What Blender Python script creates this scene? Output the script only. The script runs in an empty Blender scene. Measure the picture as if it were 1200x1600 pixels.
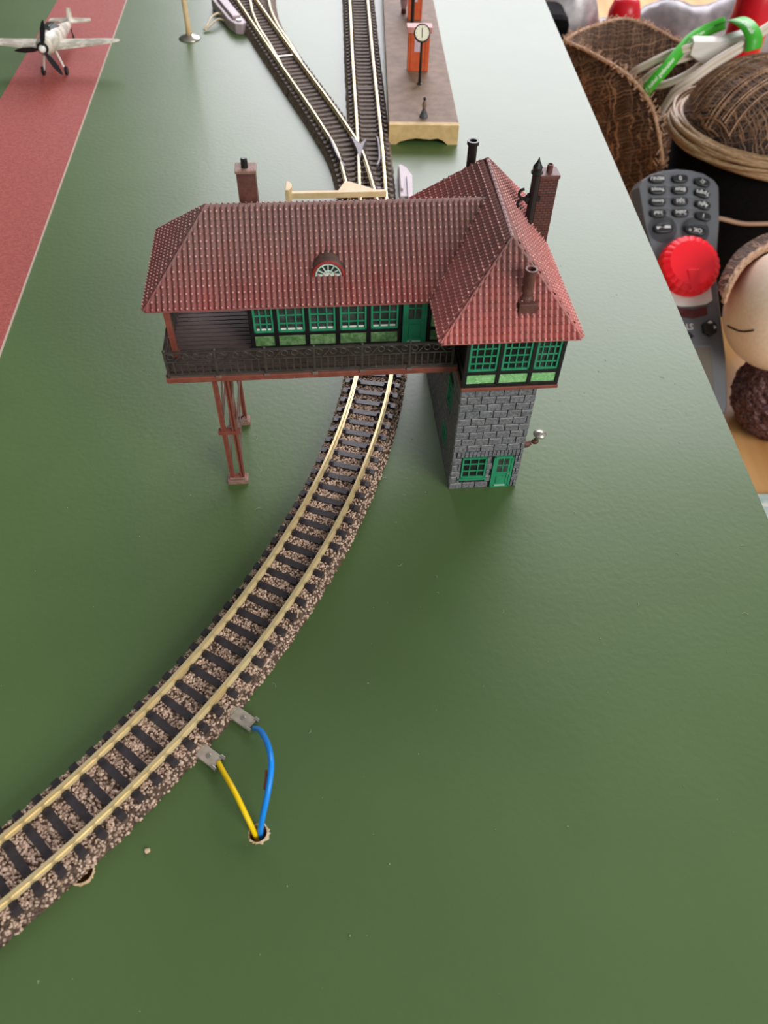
import bpy, bmesh, math, random
import numpy as np
from mathutils import Vector, Matrix
random.seed(7); rng = np.random.default_rng(7)
S = 0.01                      # every length below is written in centimetres
C = bpy.context.scene.collection
PI = math.pi

# ------------------------------------------------------------------ helpers
class MB:
    """collects faces; build() links them as ONE mesh object"""
    def __init__(s): s.v = []; s.f = []
    def add(s, vs, fs):
        n = len(s.v); s.v += [tuple(p) for p in vs]; s.f += [tuple(i + n for i in f) for f in fs]; return s
    def box(s, x0, x1, y0, y1, z0, z1):
        return s.add([(x0,y0,z0),(x1,y0,z0),(x1,y1,z0),(x0,y1,z0),(x0,y0,z1),(x1,y0,z1),(x1,y1,z1),(x0,y1,z1)],
                     [(0,3,2,1),(4,5,6,7),(0,1,5,4),(1,2,6,5),(2,3,7,6),(3,0,4,7)])
    def bar(s, p, q, w, h=None, up=(0,0,1)):
        h = h or w; p = Vector(p); q = Vector(q); d = (q-p).normalized(); u_ = Vector(up)
        if abs(d.dot(u_)) > .95: u_ = Vector((0,1,0))
        a = d.cross(u_).normalized(); b = a.cross(d)
        vs = [c + a*w/2*i + b*h/2*j for c in (p,q) for i,j in ((-1,-1),(1,-1),(1,1),(-1,1))]
        return s.add(vs, [(0,1,2,3),(7,6,5,4),(0,4,5,1),(1,5,6,2),(2,6,7,3),(3,7,4,0)])
    def tube(s, pts, r, seg=8, cap=True):
        pts = [Vector(p) for p in pts]; n = len(pts); rs = r if isinstance(r,(list,tuple)) else [r]*n
        d0 = (pts[1]-pts[0]).normalized(); a = d0.orthogonal().normalized(); vs = []; fs = []
        for i,p in enumerate(pts):
            d = (pts[min(i+1,n-1)]-pts[max(i-1,0)]).normalized()
            a = (a - d*a.dot(d)).normalized(); b = d.cross(a)
            for k in range(seg):
                t = 2*PI*k/seg; vs.append(p + (a*math.cos(t)+b*math.sin(t))*rs[i])
        for i in range(n-1):
            for k in range(seg):
                k2 = (k+1)%seg; fs.append((i*seg+k, i*seg+k2, (i+1)*seg+k2, (i+1)*seg+k))
        if cap: fs += [tuple(range(seg))[::-1], tuple(range((n-1)*seg, n*seg))]
        return s.add(vs, fs)
    def lathe(s, prof, c=(0,0,0), seg=24, axis=(0,0,1), arc=None):
        ax = Vector(axis).normalized(); a = ax.orthogonal().normalized(); b = ax.cross(a); c = Vector(c); vs=[]; fs=[]
        for r,z in prof:
            for k in range(seg):
                t = 2*PI*k/seg; vs.append(c + ax*z + (a*math.cos(t)+b*math.sin(t))*max(r,1e-4))
        m = len(prof)
        for i in range(m-1):
            for k in range(seg):
                k2=(k+1)%seg; fs.append((i*seg+k,i*seg+k2,(i+1)*seg+k2,(i+1)*seg+k))
        fs += [tuple(range(seg))[::-1], tuple(range((m-1)*seg, m*seg))]
        return s.add(vs, fs)
    def prism(s, poly, d):
        n = len(poly); d = Vector(d); vs = [Vector(p) for p in poly] + [Vector(p)+d for p in poly]
        return s.add(vs, [tuple(range(n))[::-1], tuple(range(n,2*n))] + [(i,(i+1)%n,n+(i+1)%n,n+i) for i in range(n)])
    def ball(s, c, r, seg=16, rings=10):
        rx,ry,rz = r if isinstance(r,(tuple,list)) else (r,r,r); vs=[]; fs=[]
        for i in range(rings+1):
            ph = PI*i/rings
            for k in range(seg):
                t = 2*PI*k/seg; vs.append((c[0]+rx*math.sin(ph)*math.cos(t), c[1]+ry*math.sin(ph)*math.sin(t), c[2]+rz*math.cos(ph)))
        for i in range(rings):
            for k in range(seg):
                k2=(k+1)%seg; fs.append((i*seg+k,(i+1)*seg+k,(i+1)*seg+k2,i*seg+k2))
        return s.add(vs, fs)
    def sweep(s, path, prof, up=(0,0,1), closed_prof=True):
        """profile (side, up) swept along a path"""
        P = [Vector(p) for p in path]; n=len(P); m=len(prof); U=Vector(up); vs=[]; fs=[]
        for i in range(n):
            d=(P[min(i+1,n-1)]-P[max(i-1,0)]).normalized(); a=d.cross(U).normalized(); b=a.cross(d)
            vs += [P[i]+a*x+b*z for x,z in prof]
        for i in range(n-1):
            for k in range(m if closed_prof else m-1):
                k2=(k+1)%m; fs.append((i*m+k,(i+1)*m+k,(i+1)*m+k2,i*m+k2))
        if closed_prof: fs += [tuple(range(m)), tuple(range((n-1)*m,n*m))[::-1]]
        return s.add(vs, fs)
    def mesh(s, name, m=None, smooth=False, fix=True):
        me = bpy.data.meshes.new(name); me.from_pydata([(x*S,y*S,z*S) for x,y,z in s.v], [], s.f)
        if fix:
            bm = bmesh.new(); bm.from_mesh(me); bmesh.ops.remove_doubles(bm, verts=bm.verts, dist=1e-7)
            bmesh.ops.recalc_face_normals(bm, faces=bm.faces); bm.to_mesh(me); bm.free()
        if m: me.materials.append(m)
        if smooth:
            for p in me.polygons: p.use_smooth = True
        me.update(); return me
    def build(s, name, m, parent=None, label=None, smooth=False, bevel=0, fix=True, sub=0, kind=None):
        o = bpy.data.objects.new(name, s.mesh(name, m, smooth, fix)); C.objects.link(o)
        if parent: o.parent = parent
        if label: o['label'] = label
        if kind: o['kind'] = kind
        if bevel:
            b = o.modifiers.new('bevel','BEVEL'); b.width = bevel*S; b.segments = 2; b.limit_method='ANGLE'
        if sub:
            b = o.modifiers.new('sub','SUBSURF'); b.levels = sub; b.render_levels = sub
        return o
def tag(o, label, cat, group=None, kind=None):
    o['label']=label; o['category']=cat
    if group: o['group']=group
    if kind: o['kind']=kind
    return o
def thing(name, label, cat, loc=(0,0,0), rotz=0, group=None, M=None):
    o = bpy.data.objects.new(name, None); C.objects.link(o); o.empty_display_size=.01
    o.location = Vector(loc)*S; o.rotation_euler=(0,0,rotz)
    if M is not None: o.rotation_euler = M.to_euler()
    return tag(o, label, cat, group)
def spline(pts, n=8):
    P=[Vector(p) for p in pts]; out=[]
    for i in range(len(P)-1):
        a=P[max(i-1,0)]; b=P[i]; c=P[i+1]; d=P[min(i+2,len(P)-1)]
        for k in range(n):
            t=k/n; out.append(.5*((2*b)+(c-a)*t+(2*a-5*b+4*c-d)*t*t+(3*b-a-3*c+d)*t**3))
    out.append(P[-1]); return out
def glyphs(txt, size, spacing=1.0):
    """text as flat mesh centred on the origin, in cm"""
    cu = bpy.data.curves.new('t','FONT'); cu.body=txt; cu.size=size; cu.align_x='CENTER'; cu.align_y='CENTER'; cu.resolution_u=2
    cu.space_character = spacing; cu.offset = size*.012
    o = bpy.data.objects.new('t',cu); C.objects.link(o)
    dg = bpy.context.evaluated_depsgraph_get(); me = bpy.data.meshes.new_from_object(o.evaluated_get(dg))
    vs=[tuple(v.co) for v in me.vertices]; fs=[tuple(p.vertices) for p in me.polygons]
    bpy.data.objects.remove(o); bpy.data.meshes.remove(me); return vs, fs

# ------------------------------------------------------------------ materials
def lin(c):
    c = c if isinstance(c,(tuple,list)) else tuple(int(c[i:i+2],16)/255 for i in (0,2,4))
    return tuple((x/12.92 if x<=.04045 else ((x+.055)/1.055)**2.4) for x in c)+(1,)
def mat(name, c1, c2=None, sc=4, rough=.5, metal=0, bump=0, bsc=None, detail=4, stretch=(1,1,1), spec=.5, coat=0, ramp=(.35,.65), fleck=None, fleck_sc=60, fleck_t=.72, trans=0, vor=False, ior=1.45, alpha=None):
    m = bpy.data.materials.new(name); m.use_nodes=True; nt=m.node_tree; N=nt.nodes; L=nt.links
    b=N['Principled BSDF']; b.inputs['Base Color'].default_value=lin(c1); b.inputs['Roughness'].default_value=rough
    b.inputs['Metallic'].default_value=metal; b.inputs['Specular IOR Level'].default_value=spec; b.inputs['IOR'].default_value=ior
    if coat: b.inputs['Coat Weight'].default_value=coat; b.inputs['Coat Roughness'].default_value=.15
    if trans: b.inputs['Transmission Weight'].default_value=trans
    if alpha: b.inputs['Alpha'].default_value=alpha
    tc=N.new('ShaderNodeTexCoord'); mp=N.new('ShaderNodeMapping'); mp.inputs['Scale'].default_value=tuple(x/S for x in stretch)
    L.new(tc.outputs['Object'], mp.inputs['Vector']); col=None
    if c2:
        if vor:
            n=N.new('ShaderNodeTexVoronoi'); n.inputs['Scale'].default_value=sc; src=n.outputs['Color']
            sp=N.new('ShaderNodeSeparateColor'); L.new(src, sp.inputs[0]); src=sp.outputs[0]
        else:
            n=N.new('ShaderNodeTexNoise'); n.inputs['Scale'].default_value=sc; n.inputs['Detail'].default_value=detail; src=n.outputs['Fac']
        L.new(mp.outputs[0], n.inputs['Vector'])
        r=N.new('ShaderNodeValToRGB'); r.color_ramp.elements[0].position=ramp[0]; r.color_ramp.elements[1].position=ramp[1]
        r.color_ramp.elements[0].color=lin(c1); r.color_ramp.elements[1].color=lin(c2)
        L.new(src, r.inputs[0]); col=r.outputs[0]
    if fleck:
        n=N.new('ShaderNodeTexNoise'); n.inputs['Scale'].default_value=fleck_sc; n.inputs['Detail'].default_value=2; L.new(mp.outputs[0], n.inputs['Vector'])
        r=N.new('ShaderNodeValToRGB'); r.color_ramp.elements[0].position=fleck_t; r.color_ramp.elements[1].position=fleck_t+.05
        r.color_ramp.elements[0].color=(0,0,0,1); r.color_ramp.elements[1].color=(1,1,1,1); L.new(n.outputs['Fac'], r.inputs[0])
        x=N.new('ShaderNodeMix'); x.data_type='RGBA'; L.new(r.outputs[0], x.inputs['Factor'])
        if col: L.new(col, x.inputs['A'])
        else: x.inputs['A'].default_value=lin(c1)
        x.inputs['B'].default_value=lin(fleck); col=x.outputs['Result']
    if col: L.new(col, b.inputs['Base Color'])
    if bump:
        n=N.new('ShaderNodeTexNoise'); n.inputs['Scale'].default_value=bsc or sc*3; n.inputs['Detail'].default_value=3; L.new(mp.outputs[0], n.inputs['Vector'])
        bp=N.new('ShaderNodeBump'); bp.inputs['Strength'].default_value=1; bp.inputs['Distance'].default_value=bump*S
        L.new(n.outputs['Fac'], bp.inputs['Height']); L.new(bp.outputs[0], b.inputs['Normal'])
    return m

def woven(name, dark, light, sc=3.0, rough=.7):
    """open woven fibre cloth: two crossing sets of thin wavy strands over a dark ground"""
    m=bpy.data.materials.new(name); m.use_nodes=True; nt=m.node_tree; N=nt.nodes; L=nt.links; b=N['Principled BSDF']
    b.inputs['Roughness'].default_value=rough
    tc=N.new('ShaderNodeTexCoord'); mp=N.new('ShaderNodeMapping'); mp.inputs['Scale'].default_value=(1/S,)*3; L.new(tc.outputs['Object'],mp.inputs['Vector'])
    outs=[]
    for dirn,s_ in (((1,.25,.15),sc),((-.2,.55,1),sc*.85)):
        dp=N.new('ShaderNodeVectorMath'); dp.operation='DOT_PRODUCT'; L.new(mp.outputs[0],dp.inputs[0]); dp.inputs[1].default_value=dirn
        nz=N.new('ShaderNodeTexNoise'); nz.inputs['Scale'].default_value=.9; nz.inputs['Detail'].default_value=3; L.new(mp.outputs[0],nz.inputs['Vector'])
        ma=N.new('ShaderNodeMath'); ma.operation='MULTIPLY_ADD'; L.new(nz.outputs['Fac'],ma.inputs[0]); ma.inputs[1].default_value=.8; L.new(dp.outputs['Value'],ma.inputs[2])
        mu=N.new('ShaderNodeMath'); mu.operation='MULTIPLY'; L.new(ma.outputs[0],mu.inputs[0]); mu.inputs[1].default_value=s_*1.0
        # irregular strand strengths: 1-D noise along the crossing direction
        n1=N.new('ShaderNodeTexNoise'); n1.noise_dimensions='1D'; n1.inputs['Scale'].default_value=3.2; n1.inputs['Detail'].default_value=2; L.new(mu.outputs[0],n1.inputs['W'])
        r=N.new('ShaderNodeValToRGB'); r.color_ramp.elements[0].position=.5; r.color_ramp.elements[1].position=.68; L.new(n1.outputs['Fac'],r.inputs[0]); outs.append(r.outputs[0])
    mx=N.new('ShaderNodeMix'); mx.data_type='RGBA'; mx.blend_type='LIGHTEN'; mx.inputs['Factor'].default_value=1
    L.new(outs[0],mx.inputs['A']); L.new(outs[1],mx.inputs['B'])
    n3=N.new('ShaderNodeTexNoise'); n3.inputs['Scale'].default_value=1.2; L.new(mp.outputs[0],n3.inputs['Vector'])
    mm=N.new('ShaderNodeMath'); mm.operation='MULTIPLY'; L.new(mx.outputs['Result'],mm.inputs[0]); L.new(n3.outputs['Fac'],mm.inputs[1])
    m2=N.new('ShaderNodeMath'); m2.operation='MULTIPLY'; m2.use_clamp=True; L.new(mm.outputs[0],m2.inputs[0]); m2.inputs[1].default_value=1.5
    cx=N.new('ShaderNodeMix'); cx.data_type='RGBA'; L.new(m2.outputs[0],cx.inputs['Factor']); cx.inputs['A'].default_value=lin(dark); cx.inputs['B'].default_value=lin(light)
    L.new(cx.outputs['Result'],b.inputs['Base Color'])
    bp=N.new('ShaderNodeBump'); bp.inputs['Distance'].default_value=.06*S; L.new(mx.outputs['Result'],bp.inputs['Height']); L.new(bp.outputs[0],b.inputs['Normal'])
    return m

M = {}
M['board'] = mat('board_paint','4c6436','51693b', sc=.25, rough=.43, bump=.0045, bsc=7, fleck='8f9a80', fleck_sc=9, fleck_t=.80, spec=.5, coat=.10)
M['board_edge'] = mat('raw_board','b9946a','8f6c48', sc=6, rough=.8, bump=.03)
M['strip'] = mat('strip_red','9a4a42','aa584e', sc=9, rough=.62, bump=.01, bsc=25, spec=.35)
M['strip_edge'] = mat('strip_cut_edge','b9a595', rough=.7)
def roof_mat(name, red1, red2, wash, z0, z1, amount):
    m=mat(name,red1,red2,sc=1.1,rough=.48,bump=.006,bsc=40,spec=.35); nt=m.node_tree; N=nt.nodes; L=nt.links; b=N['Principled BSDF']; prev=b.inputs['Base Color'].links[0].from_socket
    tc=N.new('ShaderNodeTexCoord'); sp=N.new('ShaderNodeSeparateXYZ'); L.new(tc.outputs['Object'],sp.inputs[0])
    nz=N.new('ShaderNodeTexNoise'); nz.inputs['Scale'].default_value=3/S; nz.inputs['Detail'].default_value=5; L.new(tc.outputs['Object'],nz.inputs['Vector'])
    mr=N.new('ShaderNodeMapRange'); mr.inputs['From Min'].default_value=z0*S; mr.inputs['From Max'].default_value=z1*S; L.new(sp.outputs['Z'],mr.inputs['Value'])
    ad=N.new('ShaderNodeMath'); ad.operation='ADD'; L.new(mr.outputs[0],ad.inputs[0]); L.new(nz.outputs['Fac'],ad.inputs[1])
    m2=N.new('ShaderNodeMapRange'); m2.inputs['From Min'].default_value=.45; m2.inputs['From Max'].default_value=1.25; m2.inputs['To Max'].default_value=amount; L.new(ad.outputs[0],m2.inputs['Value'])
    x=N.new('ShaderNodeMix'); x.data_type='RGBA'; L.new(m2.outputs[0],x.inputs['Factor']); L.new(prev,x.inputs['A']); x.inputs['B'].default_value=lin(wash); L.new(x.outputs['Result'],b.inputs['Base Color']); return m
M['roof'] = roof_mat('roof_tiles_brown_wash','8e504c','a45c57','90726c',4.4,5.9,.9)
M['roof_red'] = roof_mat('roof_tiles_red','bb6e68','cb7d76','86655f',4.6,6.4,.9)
M['nose']=mat('tile_nose_glint','eab0a8','d08f88',sc=5,rough=.4)  # pale pink that paints the glints on the tile noses
M['roof_brown'] = mat('dormer_brown','4a352f','5a4038', sc=8, rough=.5, bump=.006)
M['red_trim'] = mat('dormer_red','93312f', rough=.4)
M['brick_brown'] = mat('chimney_brown','5a3730','6b443a', sc=7, rough=.5, bump=.008, bsc=30)
M['black'] = mat('timber_black','141214','1e1b1c', sc=6, rough=.45)
M['iron'] = mat('railing_black','38332f','4a433e', sc=9, rough=.45, fleck='6d625a', fleck_sc=10, fleck_t=.70)
M['deck'] = mat('deck_brown','4a3c36','5d4c44', sc=4, rough=.6, bump=.006, bsc=20, stretch=(1,5,1))
M['stone'] = mat('stone_blocks','565659','8c8c90', sc=16, rough=.6, bump=.016, bsc=34, ramp=(.3,.75))
M['mortar'] = mat('stone_joint','2b2b2e', rough=.7)
M['green'] = mat('frame_green','2a8a60','35966c', sc=5, rough=.4)
M['panel'] = mat('panel_green','93cf87','78b572', sc=14, rough=.6, bump=.01, bsc=30, fleck='a9d49c', fleck_sc=20, fleck_t=.6)
M['panel_dark'] = mat('panel_moss','557f49','86ab74', sc=10, rough=.6, bump=.01, bsc=30, ramp=(.4,.7))
M['glass'] = mat('pane_dark','2a2c2c', '4a4e4c', sc=5, rough=.12, spec=.8)
M['beam'] = mat('beam_redbrown','7a4034','8a4d3e', sc=5, rough=.45, fleck='a88678', fleck_sc=12, fleck_t=.74)
M['strut'] = mat('strut_grey','7d6a62','6b4a40', sc=4, rough=.5)
M['foot'] = mat('footing_clay','9a7a6c','876457', sc=8, rough=.6, bump=.01)
M['sleeper'] = mat('sleeper_dark','2c2729','3a3335', sc=5, rough=.42, bump=.004, bsc=20, spec=.6)
M['rail'] = mat('rail_brass','e2cfa0','dcc693', sc=1, rough=.34, metal=.45)
M['railfar'] = M['rail']
M['ballast'] = mat('ballast_bed','3f3029','6d584a', sc=18, rough=.8, bump=.05, bsc=22)
M['grain'] = mat('ballast_grain','8a6f5e','e6c9b2', sc=24, rough=.7, vor=True, ramp=(.05,1))
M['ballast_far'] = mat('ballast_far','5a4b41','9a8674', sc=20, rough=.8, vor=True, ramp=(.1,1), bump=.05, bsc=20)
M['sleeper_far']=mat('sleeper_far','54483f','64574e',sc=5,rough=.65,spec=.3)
M['frog'] = mat('frog_grey','6a6268', rough=.5)
M['silver'] = mat('silver','b9b4a8', rough=.3, metal=.9)
M['clip'] = mat('clip_metal','cabfae','b0a493', sc=8, rough=.35, metal=.4)
M['yellow'] = mat('wire_yellow','ffd400', rough=.35)
M['blue'] = mat('wire_blue','1590f2', rough=.35)
M['copper'] = mat('wire_scuff','8a4a30', rough=.5)
M['torn'] = mat('torn_wood','c9a679','e0c8a4', sc=9, rough=.9, bump=.03)
M['cream'] = mat('cream_plastic','d9b98a','e3c79c', sc=3, rough=.5)
M['platform'] = mat('platform_top','7a6350','8d745f', sc=2.5, rough=.62,spec=.3, bump=.006, bsc=20)
M['platform_end'] = mat('platform_end','d8b982','c8a66f', sc=3, rough=.7, bump=.012, bsc=8)
M['orange'] = mat('kiosk_orange','c9562d','d4633a', sc=4, rough=.45)
M['pinkroof'] = mat('kiosk_roof','c98a80','d69a90', sc=6, rough=.5)
M['poster'] = mat('poster_pale','d9c4cc','c9a9b6', sc=7, rough=.5)
M['white'] = mat('white_plastic','e8e6de', rough=.4)
M['clockface'] = mat('clock_face','efe9cf', rough=.4)
M['dark'] = mat('dark_metal','1b1a19', rough=.4)
M['motor'] = mat('motor_grey','b5a3a6','a89699', sc=3, rough=.4)
M['plane'] = mat('aircraft_pale','d6cfbd','a9a391', sc=2.2, rough=.35, ramp=(.42,.58))
M['plane_y'] = mat('aircraft_yellow','d9a632', rough=.4)
M['tyre'] = mat('tyre_black','17181c', rough=.5)
M['ctl'] = mat('controller_grey','626468','67696d', sc=40, rough=.42, bump=.002, bsc=60)
M['key'] = mat('key_rubber','1d1e20', rough=.38)
M['print'] = mat('key_print','dcdcd8', rough=.5)
M['redknob'] = mat('knob_red','ff0a22', rough=.4)
M['redglow'] = mat('window_darkred','5a2326', rough=.2)
M['lcd'] = mat('display_glass','6e6960', rough=.15)
M['desk'] = mat('desk_wood','e2ae72','cf945a', sc=.5, rough=.45, stretch=(1,.12,1), detail=6)
M['black_cloth'] = mat('black_cloth','060505','0b0a0b', sc=4, rough=.9, bump=.03, spec=.15)
M['weave'] = woven('weave_brown','38221b','c79a78', sc=3.0)
M['weave2'] = woven('weave_open','1d1314','a67e60', sc=2.2)
M['fray'] = mat('frayed_fibre','dcb594','a47c5c', sc=10, rough=.7, bump=.03)
M['hair'] = mat('blond_fibre','b89872','8f7150', sc=3, rough=.45, stretch=(1,1,6))
M['skin'] = mat('plush_cream','fdebd2','f8e0c4', sc=6, rough=.9, bump=.02, bsc=30)
M['purple'] = mat('fuzzy_mauve','3b2224','96706f', sc=5, rough=.9, bump=.12, bsc=9)
M['cable'] = mat('cable_white','d5c9b8', rough=.4)
M['plug'] = mat('plug_white','d9d4cc', rough=.4)
M['ribbon'] = mat('ribbon_green','3fae2b', rough=.4)
M['ribbon_print'] = mat('ribbon_print','e6f2dc', rough=.5)
M['bag'] = mat('bag_film','7a7476','938b8c', sc=1.2, rough=.34, spec=.6)
M['redlid'] = mat('red_plastic','cf0d20', rough=.3)
M['teal'] = mat('paper_pale','cfdcd6','a9c3bd', sc=2, rough=.6)

# plush cheek: a real pink patch on the cloth
def cheek(m, c, r):
    nt=m.node_tree; N=nt.nodes; L=nt.links; b=N['Principled BSDF']; prev=b.inputs['Base Color'].links[0].from_socket
    tc=N.new('ShaderNodeTexCoord'); d=N.new('ShaderNodeVectorMath'); d.operation='DISTANCE'; L.new(tc.outputs['Object'],d.inputs[0]); d.inputs[1].default_value=tuple(x*S for x in c)
    mr=N.new('ShaderNodeMapRange'); mr.inputs['From Min'].default_value=0; mr.inputs['From Max'].default_value=r*S; mr.inputs['To Min'].default_value=.85; mr.inputs['To Max'].default_value=0
    L.new(d.outputs['Value'],mr.inputs['Value']); x=N.new('ShaderNodeMix'); x.data_type='RGBA'; L.new(mr.outputs[0],x.inputs['Factor']); L.new(prev,x.inputs['A']); x.inputs['B'].default_value=lin('c4786a')
    L.new(x.outputs['Result'],b.inputs['Base Color'])

# ------------------------------------------------------------------ camera
CX,CY,F=600.,800.,1206.; CAMH=13.7
Rw = Matrix(((0.99953124,-0.00365831,0.03039591),(-0.02225417,-0.76864361,0.63929004),(0.02102491,-0.63966681,-0.76836471)))  # columns: right, down, forward
right = Vector(Rw.col[0]); down = Vector(Rw.col[1]); fwd = Vector(Rw.col[2])
cd = bpy.data.cameras.new('camera'); cam = bpy.data.objects.new('camera', cd); C.objects.link(cam)
cam.matrix_world = Matrix.Translation((0,0,CAMH*S)) @ Matrix((right,-down,-fwd)).transposed().to_4x4()
cd.sensor_fit='HORIZONTAL'; cd.sensor_width=36; cd.lens=36*F/1200; cd.clip_start=.005; cd.clip_end=50
cd.dof.use_dof=True; cd.dof.focus_distance=.185; cd.dof.aperture_fstop=36.18/.75
bpy.context.scene.camera = cam

# ------------------------------------------------------------------ the layout board
DZ=-25.0
bm_ = MB().prism([(-62,-12,-1.6),(9.30,-12,-1.6),(9.97,80,-1.6),(-62,80,-1.6)],(0,0,1.6))
board_root = thing('layout_board','green painted baseboard carrying the railway track and signal box','baseboard',(-20,30,-1.6))
def off(o, c):      # shift mesh data so that a child built in world coordinates sits under its parent
    o.data.transform(Matrix.Translation(-Vector(c)*S)); return o
bo = off(bm_.build('board_top', M['board'], board_root), (-20,30,-1.6))
bo.data.materials.append(M['torn'])
for (hx,hy,hr) in ((-1.775,4.27,.155),(-4.63,3.70,.19)):
    cu = MB(); cu.lathe([(hr,-3),(hr*1.02,-.06),(hr*1.15,.3)],(hx,hy,0),seg=28); co = cu.build('cut', M['torn'])
    co.data.transform(Matrix.Translation(-Vector((-20,30,-1.6))*S)); co.location = board_root.location
    bpy.context.view_layer.update()
    md=bo.modifiers.new('b','BOOLEAN'); md.object=co; md.operation='DIFFERENCE'; md.solver='EXACT'
    dg=bpy.context.evaluated_depsgraph_get(); nm=bpy.data.meshes.new_from_object(bo.evaluated_get(dg)); bo.modifiers.clear(); bo.data=nm
    bpy.data.objects.remove(co)
def torn_rim(hx,hy,hr,a0,a1,w):
    m=MB(); vs=[];fs=[]; n=30
    for i in range(n+1):
        t=a0+(a1-a0)*i/n; k=w*(.35+.65*random.random())*math.sin(PI*min(1,max(0.02,i/n)))**.5
        for r,z in ((hr*.97,-.05),(hr*1.0,.018),(hr+k,.004)): vs.append((hx+r*math.cos(t),hy+r*math.sin(t),z))
    for i in range(n): 
        for k in range(2): fs.append((i*3+k,i*3+k+1,(i+1)*3+k+1,(i+1)*3+k))
    m.add(vs,fs); return off(m.build('torn_hole_rim',M['torn'],board_root,'raw wood torn round the drilled hole'),(-20,30,-1.6))
torn_rim(-1.775,4.27,.155,-PI*.95,PI*.45,.075)
torn_rim(-4.63,3.70,.19,-PI*.9,PI*.3,.06)
for x,y in ((-58,-8),(5,-8),(-58,76),(5,76)):
    off(MB().box(x-2,x+2,y-2,y+2,DZ+.02,-1.6).build('support_leg',M['desk'],board_root),(-20,30,-1.6))
dk = thing('desk','tan wooden desk top below the green board, seen past its right edge','desk',(5,60,DZ))
off(MB().box(-70,75,-15,150,DZ-3,DZ).build('desk_top',M['desk'],dk),(5,60,DZ))
for x,y in ((-66,-11),(71,-11),(-66,146),(71,146)):
    off(MB().box(x-3,x+3,y-3,y+3,DZ-55,DZ-3).build('leg',M['desk'],dk),(5,60,DZ))

# painted runway strip
o = MB().prism([(-16.1,66,.0),(-13.13,66,.0),(-8.6,-2,.0),(-12.9,-2,.0)],(0,0,.025)).build('runway_strip', M['strip'])
tag(o,'long reddish-brown rough strip laid across the green board like a runway','runway')
e_ = MB().prism([(-13.13,66,.0),(-13.08,66,.0),(-8.55,-2,.0),(-8.6,-2,.0)],(0,0,.028)).build('cut_edge', M['strip_edge'], o, 'thin pale cut edge')
# crumbs and dust
def chip(x,y,r,name,label,m):
    c=MB().ball((x,y,r*.5),(r,r*.8,r*.6),7,5); c.v=[(a+random.uniform(-1,1)*r*.2,b+random.uniform(-1,1)*r*.2,max(.002,z)) for a,b,z in c.v]
    return tag(c.build(name,M[m]),label,'crumb')
chip(-3.60,4.0,.05,'wood_crumb','small pale wood crumb lying on green paint between the two drilled holes','torn')
db=MB()
for i in range(170):
    x=random.uniform(-7,9); y=random.uniform(1,24); r=random.uniform(.006,.014)
    db.ball((x,y,r*.6),r,5,4)
for i in range(46):
    x=random.uniform(-3,9); y=random.uniform(6,20); t=random.uniform(0,PI); l=random.uniform(.05,.16)
    db.tube([(x,y,.01),(x+l*.5*math.cos(t),y+l*.5*math.sin(t),.016),(x+l*math.cos(t+.5),y+l*math.sin(t+.5),.01)],.004,4)
tag(db.build('dust_specks',mat('dust','a9ac98',rough=.9),fix=False),'pale dust specks and lint scattered on the green board','dust',kind='stuff')

# ------------------------------------------------------------------ tracks
RAIL = [(-.056,0),(.056,0),(.056,.02),(.012,.035),(.012,.115),(.027,.13),(.027,.17),(-.027,.17),(-.027,.13),(-.012,.115),(-.012,.035),(-.056,.02)]
ZB=.34     # top of the ballast / sleeper level
def offset(path,d):
    out=[]; n=len(path)
    for i,p in enumerate(path):
        t=(path[min(i+1,n-1)]-path[max(i-1,0)]).normalized(); a=t.cross(Vector((0,0,1))); out.append(p+a*d)
    return out
def resample(path, step):
    out=[path[0].copy()]; acc=0
    for a,b in zip(path,path[1:]):
        l=(b-a).length; t=step-acc
        while t<=l: out.append(a+(b-a)*(t/l)); t+=step
        acc=(acc+l)%step if (acc+l)>=step else acc+l
    return out
def bed(m, path, half=.82, top=.68, jit=.02):
    prof=[(-half,0),(-top,.27),(-.5,.30),(.5,.30),(top,.27),(half,0)]
    P=resample(path,.12); vs=[];fs=[];n=len(P);k=len(prof)
    for i,p in enumerate(P):
        t=(P[min(i+1,n-1)]-P[max(i-1,0)]).normalized(); a=t.cross(Vector((0,0,1)))
        for x,z in prof: vs.append(p+a*(x+random.uniform(-jit,jit))+Vector((0,0,z)))
    for i in range(n-1):
        for j in range(k-1): fs.append((i*k+j,(i+1)*k+j,(i+1)*k+j+1,i*k+j+1))
    m.add(vs,fs)
ico = bmesh.new(); bmesh.ops.create_icosphere(ico,subdivisions=1,radius=1); ICV=np.array([v.co[:] for v in ico.verts]); ICF=np.array([[v.index for v in f.verts] for f in ico.faces]); ico.free()
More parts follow.
